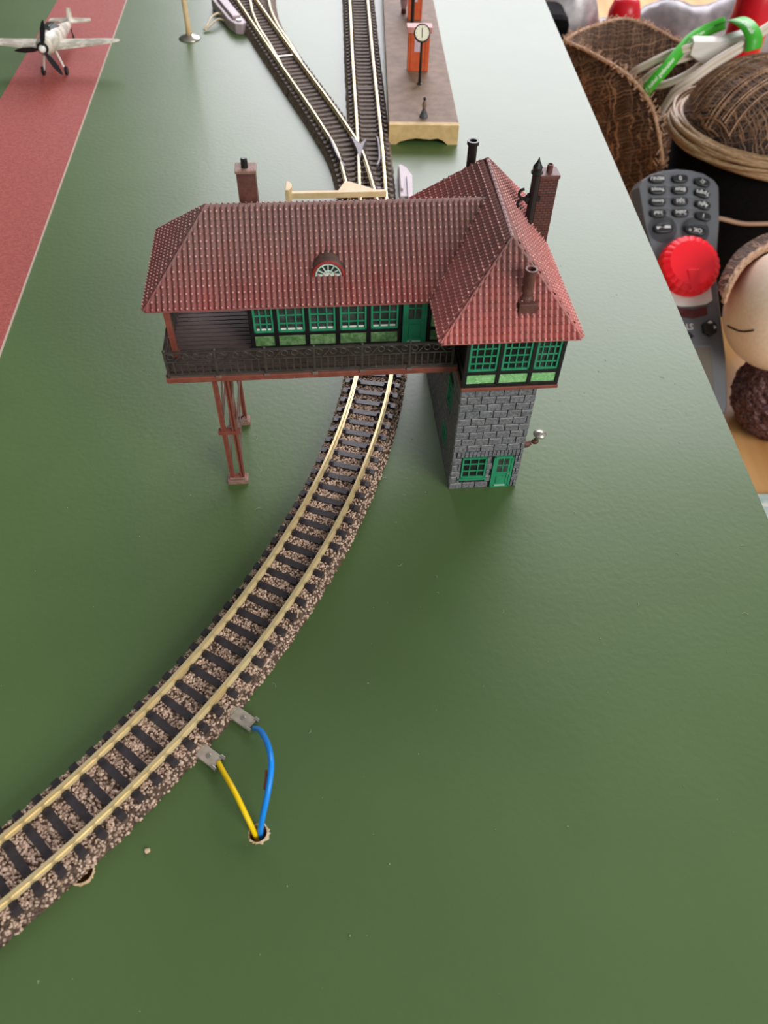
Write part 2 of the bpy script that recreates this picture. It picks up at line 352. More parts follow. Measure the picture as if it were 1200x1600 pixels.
def grains(path, parent, c, half=.82, top=.68, r=.030, dens=640):
    P=resample(path,.05); n=len(P); A=np.array([p[:] for p in P]); T=np.gradient(A,axis=0); T/=np.linalg.norm(T,axis=1)[:,None]; SD=np.stack([T[:,1],-T[:,0],0*T[:,0]],1)
    L=n*.05; N=int(L*2*half*dens); idx=rng.integers(0,n,N); x=rng.uniform(-half,half,N)
    z=np.where(np.abs(x)>top,.27*(half-np.abs(x))/(half-top),.30)
    pos=A[idx]+SD[idx]*x[:,None]+T[idx]*rng.uniform(-.03,.03,N)[:,None]; pos[:,2]=np.maximum(z+rng.uniform(-.012,.016,N),.012)
    rad=r*rng.uniform(.65,1.25,N); sc=rng.uniform(.75,1.25,(N,3)); ang=rng.uniform(0,2*PI,N)
    V=ICV[None]*sc[:,None,:]*rad[:,None,None]; ca,sa=np.cos(ang)[:,None],np.sin(ang)[:,None]
    V=np.stack([V[...,0]*ca-V[...,1]*sa,V[...,0]*sa+V[...,1]*ca,V[...,2]],-1)+pos[:,None,:]-np.array(c)
    V=(V.reshape(-1,3)*S).astype(np.float32); Fa=(ICF[None]+np.arange(N)[:,None,None]*len(ICV)).reshape(-1).astype(np.int32)
    me=bpy.data.meshes.new('ballast_grains'); me.vertices.add(len(V)); me.vertices.foreach_set('co',V.ravel()); nf=len(Fa)//3
    me.loops.add(len(Fa)); me.loops.foreach_set('vertex_index',Fa); me.polygons.add(nf); me.polygons.foreach_set('loop_start',np.arange(nf,dtype=np.int32)*3)
    me.update(calc_edges=True); me.materials.append(M['grain']); o=bpy.data.objects.new('ballast_grains',me); C.objects.link(o); o.parent=parent; o['kind']='stuff'; return o
def sleeper_mesh(full=False):
    m=MB(); m.box(-.33,.33,-.075,.075,ZB-.1,ZB+.015)
    if full: m.box(-.68,.68,-.07,.07,ZB-.1,ZB+.0)
    for s in (-1,1):
        m.box(s*.45-.14,s*.45+.14,-.07,.07,ZB-.08,ZB+.01)
        for t in (-1,1):
            x=s*.45+t*.10
            m.box(x-.045,x+.045,-.055,.055,ZB,ZB+.05); m.box(x-.03,x+.03,-.03,.03,ZB+.05,ZB+.085)
        m.box(s*.64-.07,s*.64+.07,-.075,.075,ZB-.1,ZB+.02)
    return m.mesh('sleeper',M['sleeper_far' if full else 'sleeper'])
SLP=sleeper_mesh(); SLPF=sleeper_mesh(True)
hole_m=MB(); 
def sleepers(path, parent, c, step=.38, start=.1, me=None, zscale=1):
    P=resample(path,.02); k=int(start/.02); st=step/.02; out=[]; i=k
    while i<len(P)-1:
        p=P[int(i)]; t=(P[min(int(i)+3,len(P)-1)]-P[max(int(i)-3,0)]).normalized()
        o=bpy.data.objects.new('sleeper',me or SLP); C.objects.link(o); o.parent=parent
        o.location=(p-Vector(c))*S; o.rotation_euler=(0,0,math.atan2(-t.x,t.y)); out.append(o); i+=st
    return out
def rail(pts,parent,c,name='rail',label=None,z=ZB+.02,m='rail'):
    pts=[Vector((p[0],p[1],z)) for p in pts]
    return off(MB().sweep(pts,RAIL).build(name,M[m],parent,label),c)
cc=Vector((-20.65,18.72,0)); RC=21.22
def arc(t0,t1,n=60): return [cc+Vector((RC*math.cos(t0+(t1-t0)*i/n),RC*math.sin(t0+(t1-t0)*i/n),0)) for i in range(n+1)]
secA=arc(-1.02,-.592); secB=arc(-.592,-.02,80)
for nm,path,lab,st in (('a',secA,'curved track section at the lower left where the two wire clips attach',.15),('b',secB,'curved track section passing under the wooden gallery of the signal box',.2)):
    c=tuple(path[len(path)//2]); c=(c[0],c[1],0)
    t=thing('curved_track',lab,'track',c,0,None)
    b=MB(); bed(b,path); off(b.build('ballast_bed',M['ballast'],t,kind=None),c)
    grains(path,t,c)
    sleepers(path,t,c,start=st)
    for s in (-1,1): rail(offset(path,s*.45),t,c)
    e=path[-1]; d=(path[-1]-path[-3]).normalized(); a=d.cross(Vector((0,0,1)))
    if nm=='a':
        for s in (-1,1):
            p=e+a*s*.45+Vector((0,0,ZB+.06)); off(MB().bar(p-d*.22,p+d*.22,.12,.10).build('rail_joiner',M['rail'],t),c)
# straight lead + turnout under and beyond the building
p0=secB[-1]; 
mainP=spline([p0,(.53,20.5,0),(.50,23,0),(.47,24.7,0),(.40,29,0),(.26,34.0,0)],10)
main2=spline([(.26,34.0,0),(.15,38,0),(.03,43.5,0),(-.2,52,0),(-.4,60,0)],8)
brC=spline([(.52,20.6,0),(.35,23,0),(.12,24.9,0),(-.33,28,0),(-.95,30.2,0),(-1.6,32.2,0),(-2.25,34.1,0)],10)
brT=spline([(-2.25,34.1,0),(-3.3,37.2,0),(-4.4,40.5,0),(-5.42,43.6,0),(-6.9,48,0),(-8.5,53,0)],8)
br3=spline([(-2.9,36.1,0),(-3.6,38.5,0),(-4.25,40.6,0),(-4.85,43.6,0),(-5.2,48,0),(-5.4,53,0)],8)
c=(.3,26,0)
t=thing('turnout_track','left-hand turnout with grey frog just behind the signal box roof','turnout',c)
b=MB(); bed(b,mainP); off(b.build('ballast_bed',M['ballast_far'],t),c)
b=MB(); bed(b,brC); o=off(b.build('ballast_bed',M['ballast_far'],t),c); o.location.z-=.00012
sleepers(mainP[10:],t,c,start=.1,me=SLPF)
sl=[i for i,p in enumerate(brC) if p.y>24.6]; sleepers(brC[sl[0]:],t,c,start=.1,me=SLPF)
rail(offset(mainP,.45),t,c); rail(offset(mainP,-.45),t,c); rail(offset(brC,-.45),t,c); rail(offset(brC,.45),t,c)
# frog and check rails
f=MB(); f.box(-.22,.30,27.7,28.5,ZB,ZB+.12); 
f=MB(); f.prism([(.03,27.4,ZB+.03),(.15,28.4,ZB+.03),(.28,29.0,ZB+.03),(.05,28.55,ZB+.03),(-.32,29.2,ZB+.03),(-.1,28.2,ZB+.03)],(0,0,.19))
off(f.build('frog',M['frog'],t,'grey plastic crossing frog'),c)
for pts in (spline([(.64,27.0,0),(.73,27.5,0),(.72,28.7,0),(.66,29.2,0)],5),spline([(-.52,26.9,0),(-.78,27.7,0),(-1.05,28.9,0),(-1.12,29.2,0)],5)):
    off(MB().sweep([Vector((p.x,p.y,ZB+.02)) for p in pts],[(-.03,0),(.03,0),(.03,.18),(-.03,.18)]).build('check_rail',M['frog'],t),c)
off(MB().box(-.2,.75,25.6,25.75,ZB,ZB+.03).build('tie_bar',M['frog'],t),c)
c=(.1,45,0); t=thing('straight_track','straight track running along the brown station platform','track',c)
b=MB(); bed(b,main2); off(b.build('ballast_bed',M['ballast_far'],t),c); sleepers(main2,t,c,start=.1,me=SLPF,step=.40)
for s in (-1,1): rail(offset(main2,s*.45),t,c)
c=(-4.5,40,0); t=thing('turnout_track','far turnout on the branch line beside the long pale point motor','turnout',c)
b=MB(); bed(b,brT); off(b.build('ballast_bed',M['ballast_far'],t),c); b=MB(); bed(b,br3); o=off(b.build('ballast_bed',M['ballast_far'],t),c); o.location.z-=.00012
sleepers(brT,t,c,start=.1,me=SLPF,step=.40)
for s in (-1,1): rail(offset(brT,s*.45),t,c); rail(offset(br3,s*.45)[(0 if s<0 else 0):],t,c)
off(MB().bar((-3.62,37.0,ZB+.06),(-2.88,37.2,ZB+.06),.09,.03).build('tie_bar',M['silver'],t,'bright metal tie bar between the rails'),c)

# wire clips and wires
def clip(x,y,ang,lab):
    t=thing('wire_clip',lab,'clip',(x,y,0),ang,'metal wire clips')
    m=MB(); m.box(-.22,.24,-.13,.13,.10,.125); m.box(-.22,.24,-.13,-.11,.04,.12); m.box(-.22,.24,.11,.13,.04,.12); m.box(-.42,-.2,-.09,.09,.14,.16); m.box(-.42,-.4,-.09,.09,.14,.30)
    m.build('clip_plate',M['clip'],t,bevel=.008)
    m=MB(); m.box(.2,.3,-.15,-.09,.05,.17); m.box(.2,.3,.09,.15,.05,.17); m.lathe([(.05,0),(.05,.015)],(.02,-.0,.124),12); m.build('crimp_lug',M['silver'],t,bevel=.008)
    return t
clip(-2.22,6.32,math.radians(-36),'metal wire clip at the ballast edge joined to the blue wire')
clip(-2.77,5.60,math.radians(-36),'metal wire clip at the ballast edge joined to the yellow wire')
yw=MB().tube(spline([(-2.56,5.46,.12),(-2.42,5.22,.25),(-2.2,4.87,.42),(-1.98,4.5,.36),(-1.84,4.28,.05),(-1.78,4.22,-.8)],8),.047,10)
tag(yw.build('yellow_wire',M['yellow'],smooth=True),'short yellow wire arching from a clip into the drilled hole','wire')
bw=MB().tube(spline([(-1.98,6.10,.12),(-1.82,5.92,.42),(-1.62,5.5,.78),(-1.52,5.08,.95),(-1.56,4.68,.8),(-1.68,4.36,.35),(-1.74,4.28,-.1),(-1.74,4.28,-.8)],8),.052,10)
bwo=tag(bw.build('blue_wire',M['blue'],smooth=True),'blue wire looping from a clip down into the drilled hole','wire')
MB().tube(spline([(-1.605,5.02,.90),(-1.60,4.86,.86),(-1.625,4.72,.78)],4),[.012,.022,.02,.026,.02,.024,.03,.022,.012],8).build('scuff',M['copper'],bwo,'brown scuff on the insulation',smooth=True)

# ------------------------------------------------------------------ station platform
Y0=29.75; c=(2.4,40,0)
t=thing('station_platform','brown topped model station platform with cream arched end','platform',c)
off(MB().prism([(1.13,Y0+.2,.62),(3.77,Y0+.2,.62),(3.66,44,.62),(3.45,66,.62),(1.35,66,.62),(1.2,44,.62)],(0,0,.10)).build('platform_top',M['platform'],t,bevel=.02),c)
pf=MB(); W=[(1.12,0),(1.42,0),(1.55,.10),(1.9,.19),(2.15,.23),(2.7,.19),(3.0,.23),(3.2,.15),(3.38,0.0),(3.77,0),(3.77,.62),(1.13,.62)]
pf.prism([(x,Y0-.02,z*1.0 if z<.5 else .722) for x,z in W],(0,.27,0)); off(pf.build('end_panel',M['platform_end'],t,'cream end panel with ragged arch cut-out'),c)
off(MB().prism([(1.15,Y0+.27,0),(1.3,Y0+.27,0),(1.5,66,0),(1.36,66,0)],(0,0,.62)).prism([(3.6,Y0+.27,0),(3.75,Y0+.27,0),(3.44,66,0),(3.3,66,0)],(0,0,.62)).build('side_wall',M['platform_end'],t),c)
ZP=.72
def kiosk(x,y,lab,w=.88,d=.34,h=1.45):
    t=thing('platform_kiosk',lab,'kiosk',(x,y,ZP),0,None)
    MB().box(-w/2,w/2,-d/2,d/2,0,h).build('kiosk_body',M['orange'],t,bevel=.03)
    m=MB(); m.box(-w/2-.07,w/2+.07,-d/2-.08,d/2+.08,h,h+.22)
    for i in range(6): m.box(-w/2-.08,w/2+.08,-d/2-.09,-d/2-.07,h+.02+i*.03,h+.035+i*.03)
    m.build('kiosk_roof',M['pinkroof'],t,'pink ribbed roof',bevel=.01)
    m=MB(); m.box(-.18,.10,-d/2-.012,-d/2+.002,.75,1.25); m.build('poster',M['poster'],t,'pale poster')
    for i in (-1,1): MB().box(i*.3-.03,i*.3+.03,-d/2-.02,-d/2+.01,.05,h-.02).build('corner_strip',M['orange'],t)
    return t
kiosk(2.45,34.9,'orange platform kiosk with pink roof standing behind the round clock')
kiosk(2.60,40.9,'orange platform kiosk cut by the top edge of the photo',w=.62,d=.5,h=1.6)
def clock(x,y,lab,h=1.86):
    t=thing('platform_clock',lab,'clock',(x,y,ZP))
    MB().lathe([(.10,0),(.10,.03),(.062,.05),(.055,.6),(.045,h-.25)],seg=12).build('pole',M['dark'],t,smooth=False)
    m=MB(); m.lathe([(.30,-.06),(.32,-.05),(.32,.05),(.30,.06)],(0,0,h),28,axis=(0,-.75,.45)); m.build('clock_case',M['dark'],t)
    m=MB(); m.lathe([(.27,.0),(.27,.066)],(0,0,h),28,axis=(0,-.75,.45)); m.build('clock_face',M['clockface'],t)
    ax=Vector((0,-.75,.45)).normalized(); upv=Vector((0,.45,.75)).normalized(); cc_=Vector((0,0,h))+ax*.07
    m=MB(); m.bar(cc_-upv*.17,cc_+upv*.17,.028,.01,up=ax)
    for k in range(12):
        a=k*PI/6; d=Vector((1,0,0))*math.sin(a)+upv*math.cos(a); m.bar(cc_+d*.215,cc_+d*.245,.014,.008,up=ax)
    m.build('clock_hands',M['dark'],t)
    return t
clock(2.46,33.45,'round white platform clock on a black pole in front of the kiosk')
t=thing('lamp_post','black post behind the clock kiosk, rising past the top of the photo','lamp post',(2.47,40.2,ZP))
MB().lathe([(.11,0),(.11,.04),(.085,.06),(.08,2.5),(.07,4.2)],seg=12).build('pole',M['dark'],t)
MB().lathe([(.05,4.2),(.3,4.25),(.28,4.35),(.06,4.5)],seg=16).build('lamp_shade',M['white'],t)
t=thing('model_figure','tiny dark headed figure with grey flared skirt near the platform end','figure',(2.47,30.45,ZP))
MB().lathe([(.17,0),(.165,.03),(.12,.14),(.07,.26),(.05,.32)],seg=14).build('skirt',mat('skirt_grey','3d4245','5a5d60',sc=9,rough=.6),t,'dark grey flared skirt')
MB().lathe([(.05,.3),(.075,.36),(.085,.46),(.06,.54),(.03,.58),(.03,.62)],seg=12).build('body',M['platform'],t,'tan coat')
MB().ball((0,0,.66),(.06,.065,.07),12,8).build('head',M['dark'],t,'dark hair')
t=thing('model_figure','tiny grey coated figure beside the far orange kiosk','figure',(2.13,41.6,ZP))
MB().lathe([(.12,0),(.13,.1),(.1,.2)],seg=12).build('base',mat('dark_red','5a2420',rough=.5),t,'dark red lower part')
MB().lathe([(.12,.2),(.17,.4),(.18,.7),(.12,.9),(.05,.98)],seg=12).build('coat',mat('coat_grey','b9aeb4','9a8f96',sc=3,rough=.6),t,'pale grey coat')
MB().ball((0,0,1.08),.1,12,8).build('head',M['pinkroof'],t)

# ------------------------------------------------------------------ mast, point motors, cream bracket
t=thing('lamp_mast','slim cream pole on a round silver foot left of the tracks','mast',(-7.86,40.1,0))
MB().lathe([(.50,0),(.50,.03),(.42,.09),(.2,.13),(.15,.2)],seg=28).build('foot',M['silver'],t,'round silver foot',smooth=True)
MB().lathe([(.16,.15),(.12,.5),(.105,2.5),(.09,6.0)],seg=14).build('pole',M['cream'],t,smooth=True)
t=thing('point_motor','pale grey point motor beside the near turnout, partly behind the tower roof','point motor',(1.62,26.3,0),0,None)
MB().prism([(-.24,-1.3,0),(.05,-1.3,0),(.22,-.9,0),(.25,.2,0),(.05,.8,0),(-.15,1.0,0),(-.24,.9,0)],(0,0,.42)).build('motor_housing',M['motor'],t,bevel=.03)
MB().box(.02,.2,-1.5,.0,.42,.5).build('cover_ridge',M['motor'],t,bevel=.02)
MB().box(-.2,-.12,-.9,.7,.42,.5).build('slide_bar',M['motor'],t,bevel=.01)
t=thing('point_motor','long pale grey point motor beside the far turnout, near the top edge','point motor',(-5.95,41.9,0),math.radians(22),None)
MB().prism([(-.42,-.5,0),(-.28,-1.15,0),(.0,-1.35,0),(.28,-1.1,0),(.32,2.6,0),(-.42,2.6,0)],(0,0,.45)).build('motor_housing',M['motor'],t,bevel=.04)
MB().box(-.22,.18,-.6,2.3,.45,.58).build('cover_ridge',M['motor'],t,bevel=.04)
MB().lathe([(.12,0),(.12,.06)],(.0,-.85,.45),14).build('screw',M['silver'],t)
wl=MB().tube(spline([(-6.35,42.3,.15),(-6.75,42.5,.3),(-7.05,42.0,.28),(-7.2,41.3,.15),(-7.3,41.0,.08)],6),.05,8)
wl.tube(spline([(-6.35,42.0,.12),(-6.7,41.9,.25),(-6.95,41.4,.2),(-7.25,40.9,.08)],6),.045,8)
tag(wl.build('motor_wire',mat('wire_tan','a8946c','d9cbb0',sc=3,rough=.4),smooth=True),'looped pale lead wires ending on the board beside the far point motor','wire')
t=thing('plastic_bracket','cream plastic bracket lying across the rails just behind the main roof ridge','bracket',(-1,24.4,.6))
c=(-1,24.4,.6)
off(MB().prism([(-2.42,24.36,.62),(.9,24.56,.62),(.9,24.72,.62),(-2.42,24.52,.62)],(0,0,.20)).build('bar',M['cream'],t,bevel=.02),c)
off(MB().prism([(-2.42,24.2,.60),(-2.30,24.2,.60),(-2.22,24.4,.60),(-2.22,24.62,.60),(-2.34,24.8,.60),(-2.42,24.8,.60)],(0,0,.42)).build('end_flange',M['cream'],t,bevel=.02),c)
off(MB().prism([(-.72,24.72,.66),(-.50,25.35,.66),(-.33,25.35,.66),(.65,24.75,.66)],(0,0,.10)).build('gusset',M['cream'],t,bevel=.02),c)

# ------------------------------------------------------------------ aircraft
t=thing('model_airplane','pale single-engine model propeller airplane parked on the reddish strip','airplane',(-12.95,36.05,0),math.radians(2.5))
# local: nose towards -y
prof=[(-.95,1.28,.22,.22),(-.80,1.27,.33,.34),(-.3,1.22,.38,.42),(.3,1.15,.40,.44),(1.0,1.04,.37,.42),(1.8,.92,.29,.34),(2.7,.78,.18,.25),(3.5,.67,.10,.16),(4.1,.60,.04,.09)]
m=MB(); n=16; vs=[];fs=[]
for y,z,rx,rz in prof:
    for k in range(n): a=2*PI*k/n; vs.append((rx*math.cos(a),y,z+rz*math.sin(a)))
for i in range(len(prof)-1):
    for k in range(n): fs.append((i*n+k,(i+1)*n+k,(i+1)*n+(k+1)%n,i*n+(k+1)%n))
fs+=[tuple(range(n)),tuple(range((len(prof)-1)*n,len(prof)*n))]
m.add(vs,fs).build('fuselage',M['plane'],t,smooth=True)
MB().lathe([(.21,0),(.23,.06),(.20,.12)],(0,-.95,1.30),20,axis=(0,-1,0)).build('nose_ring',M['tyre'],t,'black ring behind the spinner')
MB().lathe([(.15,.12),(.14,.22),(.08,.34),(.0,.38)],(0,-.95,1.30),20,axis=(0,-1,0)).build('spinner',M['white'],t,'white spinner',smooth=True)
MB().ball((0,-.45,1.05),(.24,.42,.17),14,8).build('chin_cowl',M['plane_y'],t,'yellow chin cowling',smooth=True)
for a in (math.radians(72),math.radians(183),math.radians(-62)):
    d=Vector((math.cos(a),0,math.sin(a))); s_=Vector((-math.sin(a),.25,math.cos(a))).normalized(); ce=Vector((0,-1.12,1.30)); vs=[]
    pr=[(.12,.04),(.38,.10),(.75,.11),(1.02,.06),(1.12,.01)]
    up=[ce+d*r+s_*w for r,w in pr]+[ce+d*r-s_*w for r,w in pr[::-1]]
    MB().prism(up,(0,.025,0)).build('propeller_blade',M['tyre'],t)
for s in (-1,1):
    vs=[];fs=[]; sec=[(.2,-.35,.95,.98,.10),(1.2,-.22,.80,1.04,.075),(2.3,-.08,.60,1.12,.05),(2.75,.02,.42,1.16,.035),(2.88,.12,.28,1.17,.015)]
    for x,yl,yt,z,th in sec:
        ch=[(0,0),(.12,.8),(.4,1),(.75,.5),(1,0),(.6,-.5),(.15,-.6)]
        vs+=[(s*x,yl+(yt-yl)*u_,z+th*w) for u_,w in ch]
    k=7
    for i in range(len(sec)-1):
        for j in range(k): fs.append((i*k+j,(i+1)*k+j,(i+1)*k+(j+1)%k,i*k+(j+1)%k))
    fs+=[tuple(range(k)),tuple(range((len(sec)-1)*k,len(sec)*k))]
    MB().add(vs,fs).build('wing',M['plane'],t,smooth=False)
    MB().prism([(s*.05,3.55,.72),(s*.92,3.75,.72),(s*.90,4.05,.72),(s*.05,4.15,.72)],(0,0,.05)).build('tailplane',M['plane'],t)
    MB().tube([(s*.22,-.2,1.0),(s*.36,-.25,.5),(s*.44,-.28,.2)],[.05,.045,.04],8).build('gear_leg',M['white'],t)
    MB().lathe([(.08,-.06),(.17,-.05),(.17,.05),(.08,.06)],(s*.48,-.28,.17),16,axis=(1,0,0)).build('wheel',M['tyre'],t)
MB().prism([(0-.05,3.4,.75),(-.05,3.75,1.12),(-.05,3.95,1.22),(-.05,4.25,1.12),(-.05,4.25,.6)],(.10,0,0)).build('tail_fin',M['plane'],t,bevel=.01)
MB().prism([(-.16,-.05,1.5),(-.18,.25,1.72),(-.18,.95,1.62),(-.1,1.55,1.28)],(.32,0,0)).build('canopy',M['glass'],t,bevel=.04)
MB().lathe([(.03,-.03),(.09,-.025),(.09,.025),(.03,.03)],(0,3.75,.10),12,axis=(1,0,0)).tube([(0,3.75,.1),(0,3.6,.62)],.03,6).build('tail_wheel',M['tyre'],t)

# ------------------------------------------------------------------ signal box (local frame: x along the gallery, y away from the viewer)
sb = thing('signal_box','model railway signal box with dark red tiled roof, green windows and grey stone tower','model building',(2.093,12.103,0),math.radians(3.8))
def roof_face(m, A, B, D, Cc=None, cp=.112, rp=.147, h=.060, nose=True):
    """rows of ribbed tiles on a sloping face; A-B eave, D(-Cc) ridge"""
    A,B,D=Vector(A),Vector(B),Vector(D); Cc=Vector(Cc) if Cc else D
    ex=(B-A).normalized(); L=(B-A).length; nn=ex.cross(D-A).normalized()
    if nn.z<0: nn=-nn
    es=nn.cross(ex).normalized(); es = es if es.z>0 else -es
    Hh=(D-A).dot(es); nc=max(1,round(L/cp)); cpx=L/nc; nr=max(1,round(Hh/rp)); rpx=Hh/nr
    xs=[(i+f)*cpx for i in range(nc) for f in (0,.2,.4,.6,.8)]+[L]
    prof=[0.0,.22,.40,.60,.85,1.0]
    ys=[]
    for r in range(nr):
        for f,hh in ((0,.030),(.10,.036),(.22,.020),(.98,.002)): ys.append(((r+f)*rpx,hh,f))
    bm=bmesh.new(); grid=[]
    for (y,hh,f) in ys:
        row=[]
        for x in xs:
            t=(x/cpx)%1; rib=abs(math.sin(PI*t)); z=hh*(.35+.35*rib)+rib*h*.95
            if f==.10: z+=.010*max(0,rib-.75)*4
            row.append(bm.verts.new(A+ex*x+es*(y - (.012*rib if f==0 else 0))+nn*z))
        grid.append(row)
    for a,b in zip(grid,grid[1:]):
        for i in range(len(xs)-1): bm.faces.new((a[i],a[i+1],b[i+1],b[i]))
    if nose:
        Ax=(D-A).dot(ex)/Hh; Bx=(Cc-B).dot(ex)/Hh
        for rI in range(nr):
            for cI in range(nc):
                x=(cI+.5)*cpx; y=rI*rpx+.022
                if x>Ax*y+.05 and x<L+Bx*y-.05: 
                    k=random.uniform(.75,1.15); NB.ball(tuple(A+ex*x+es*y+nn*.084),(.021*k,.021*k,.017*k),6,4)  # bead on each tile nose, painted as a glint
    for P,Q,inner in ((A,D,B),(B,Cc,A)):
        pn=(Q-P).cross(nn).normalized()
        if (inner-P).dot(pn)<0: pn=-pn
        g_=bm.verts[:]+bm.edges[:]+bm.faces[:]; bmesh.ops.bisect_plane(bm,geom=g_,plane_co=P,plane_no=-pn,clear_outer=True)
    bm.verts.index_update(); m.add([v.co.copy() for v in bm.verts],[[v.index for v in f.verts] for f in bm.faces]); bm.free()
def ridge_caps(m, p, q, r=.045, step=.16):
    p=Vector(p);q=Vector(q);n=max(1,round((q-p).length/step)); d=(q-p)/n
    for i in range(n): m.tube([p+d*i,p+d*(i+.93),p+d*(i+1.0)],[r*1.12,r*.92,r*.9],8)
def hip_roof(name, e0, e1, ridge, parent, label, thick=.03, rm='roof'):
    (x0,y0,z0),(x1,y1,_)=e0,e1; R0,R1=ridge
    a,b,c_,d=(x0,y0,z0),(x1,y0,z0),(x1,y1,z0),(x0,y1,z0)
    o=None; m=MB()
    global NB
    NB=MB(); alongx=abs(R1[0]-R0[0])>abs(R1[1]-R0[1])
    if alongx:
        roof_face(m,a,b,R0,R1); roof_face(m,c_,d,R1,R0); roof_face(m,d,a,R0)
        if R1[0]<x1-.05 : roof_face(m,b,c_,R1)
    else:
        roof_face(m,d,a,R0,R1) if False else None
        roof_face(m,a,b,R0); roof_face(m,b,c_,R0,R1); roof_face(m,c_,d,R1); roof_face(m,a,d,R0,R1)
    # solid body under the tiles
    lo=[Vector(p)-Vector((0,0,thick)) for p in (a,b,c_,d)]
    vs=[Vector(p) for p in (a,b,c_,d)]+lo+[Vector(R0),Vector(R1)]
    if alongx: fs=[(0,1,9,8),(2,3,8,9),(3,0,8),(1,2,9)]
    else: fs=[(0,1,8),(1,2,9,8),(2,3,9),(3,0,8,9)]
    fs+=[(4,7,6,5),(0,4,5,1),(1,5,6,2),(2,6,7,3),(3,7,4,0)]
    m.add(vs,fs)
    o=m.build(name,M[rm],parent,label,fix=False)
    bmx=bmesh.new(); bmx.from_mesh(o.data); bmesh.ops.recalc_face_normals(bmx,faces=bmx.faces); bmx.to_mesh(o.data); bmx.free()
    r=MB(); ridge_caps(r,R0,R1); 
    if alongx: hips=((a,R0),(d,R0))
    else: hips=((a,R0),(b,R0),(c_,R1),(d,R1))
    up_=Vector((0,0,.032))
    for p,q in hips: ridge_caps(r,Vector(p)+up_,Vector(q)+up_,.030,.15)
    r.build('ridge_tiles',M[rm],o)
    NB.build('tile_nose_glints',M['nose'],o,'pinkish tile noses, glints put into the colour',fix=False,kind='stuff')
    return o
EZ=4.5
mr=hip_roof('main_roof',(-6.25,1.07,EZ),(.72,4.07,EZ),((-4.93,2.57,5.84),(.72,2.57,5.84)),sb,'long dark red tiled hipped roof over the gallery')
tr=hip_roof('tower_roof',(-.57,-.28,EZ),(2.16,5.12,EZ),((.80,.85,6.0),(.86,3.85,6.02)),sb,'red tiled hipped roof over the stone tower',rm='roof_red')
# dormer
m=MB(); n=14; vs=[];fs=[]; cxd,czd,rd=-2.62,4.93,.33
for i in range(n+1):
    a=PI*i/n; vs+= [(cxd-rd*math.cos(a),1.47,czd+rd*math.sin(a)),(cxd-rd*math.cos(a)*.96,2.25,czd+rd*math.sin(a)*.96)]
fs=[(2*i,2*i+1,2*i+3,2*i+2) for i in range(n)]; m.add(vs,fs)
hood=m.build('dormer_hood',M['roof_brown'],sb,'brown rounded dormer hood',smooth=True)
md=hood.modifiers.new('s','SOLIDIFY'); md.thickness=.03*S
MB().prism([(cxd-.27*math.cos(PI*i/n),1.50,czd+.27*math.sin(PI*i/n)) for i in range(n+1)],(0,.04,0)).build('dormer_pane',M['glass'],hood)
m=MB(); m.tube([(cxd-.30*math.cos(PI*i/n),1.46,czd+.30*math.sin(PI*i/n)) for i in range(n+1)],.030,8); m.build('dormer_arch',M['red_trim'],hood,'red arched rim')
m=MB(); m.tube([(cxd-.245*math.cos(PI*i/n),1.475,czd+.245*math.sin(PI*i/n)) for i in range(n+1)],.02,6)
m.bar((cxd-.26,1.475,czd+.01),(cxd+.26,1.475,czd+.01),.035,.035)
for i in range(1,6):
    a=PI*i/6; m.bar((cxd,1.475,czd),(cxd-.25*math.cos(a),1.475,czd+.25*math.sin(a)),.022,.02)
m.tube([(cxd-.10*math.cos(PI*i/n),1.475,czd+.10*math.sin(PI*i/n)) for i in range(n+1)],.014,6)
m.build('fan_window_bars',mat('fan_pale','9fc7b0','dfe9dd',sc=9,rough=.4),hood,'pale green fan window bars')
# chimneys
def brickm(name,c1,c2,c3,w=.12,h=.055):
    m=mat(name,c1,rough=.5); nt=m.node_tree; N=nt.nodes; L=nt.links; mp=[n_ for n_ in N if n_.type=='MAPPING'][0]
    b=N.new('ShaderNodeTexBrick'); b.inputs['Color1'].default_value=lin(c1); b.inputs['Color2'].default_value=lin(c2); b.inputs['Mortar'].default_value=lin(c3)
    b.inputs['Scale'].default_value=1; b.inputs['Brick Width'].default_value=w; b.inputs['Row Height'].default_value=h; b.inputs['Mortar Size'].default_value=.008
    sp=N.new('ShaderNodeSeparateXYZ'); L.new(mp.outputs[0],sp.inputs[0]); ad=N.new('ShaderNodeMath'); ad.operation='ADD'; L.new(sp.outputs[0],ad.inputs[0]); L.new(sp.outputs[1],ad.inputs[1])
    cb=N.new('ShaderNodeCombineXYZ'); L.new(ad.outputs[0],cb.inputs[0]); L.new(sp.outputs[2],cb.inputs[1]); L.new(cb.outputs[0],b.inputs['Vector'])
    L.new(b.outputs['Color'],N['Principled BSDF'].inputs['Base Color'])
    bp=N.new('ShaderNodeBump'); bp.inputs['Distance'].default_value=.012*S; bp.invert=True; L.new(b.outputs['Fac'],bp.inputs['Height']); L.new(bp.outputs[0],N['Principled BSDF'].inputs['Normal']); return m
M['brick']=brickm('chimney_brick','6e4238','5c3a32','3b2a27')
o=MB().box(1.82,2.21,3.05,3.40,3.3,6.0).build('brick_chimney',M['brick'],sb,'tall brown brick chimney right of the tower roof',bevel=.01)
MB().box(1.80,2.23,3.03,3.42,5.98,6.06).build('chimney_cap',M['brick_brown'],o,bevel=.015)
MB().lathe([(.065,0),(.06,.16),(.045,.16),(.045,.05)],(2.03,3.22,6.05),12).build('chimney_pot',M['brick_brown'],o)
MB().lathe([(.085,0),(.085,.3),(.085,1.2)],(1.70,2.98,4.95),10).build('downpipe',M['dark'],sb,'black finial pipe beside the brick chimney')
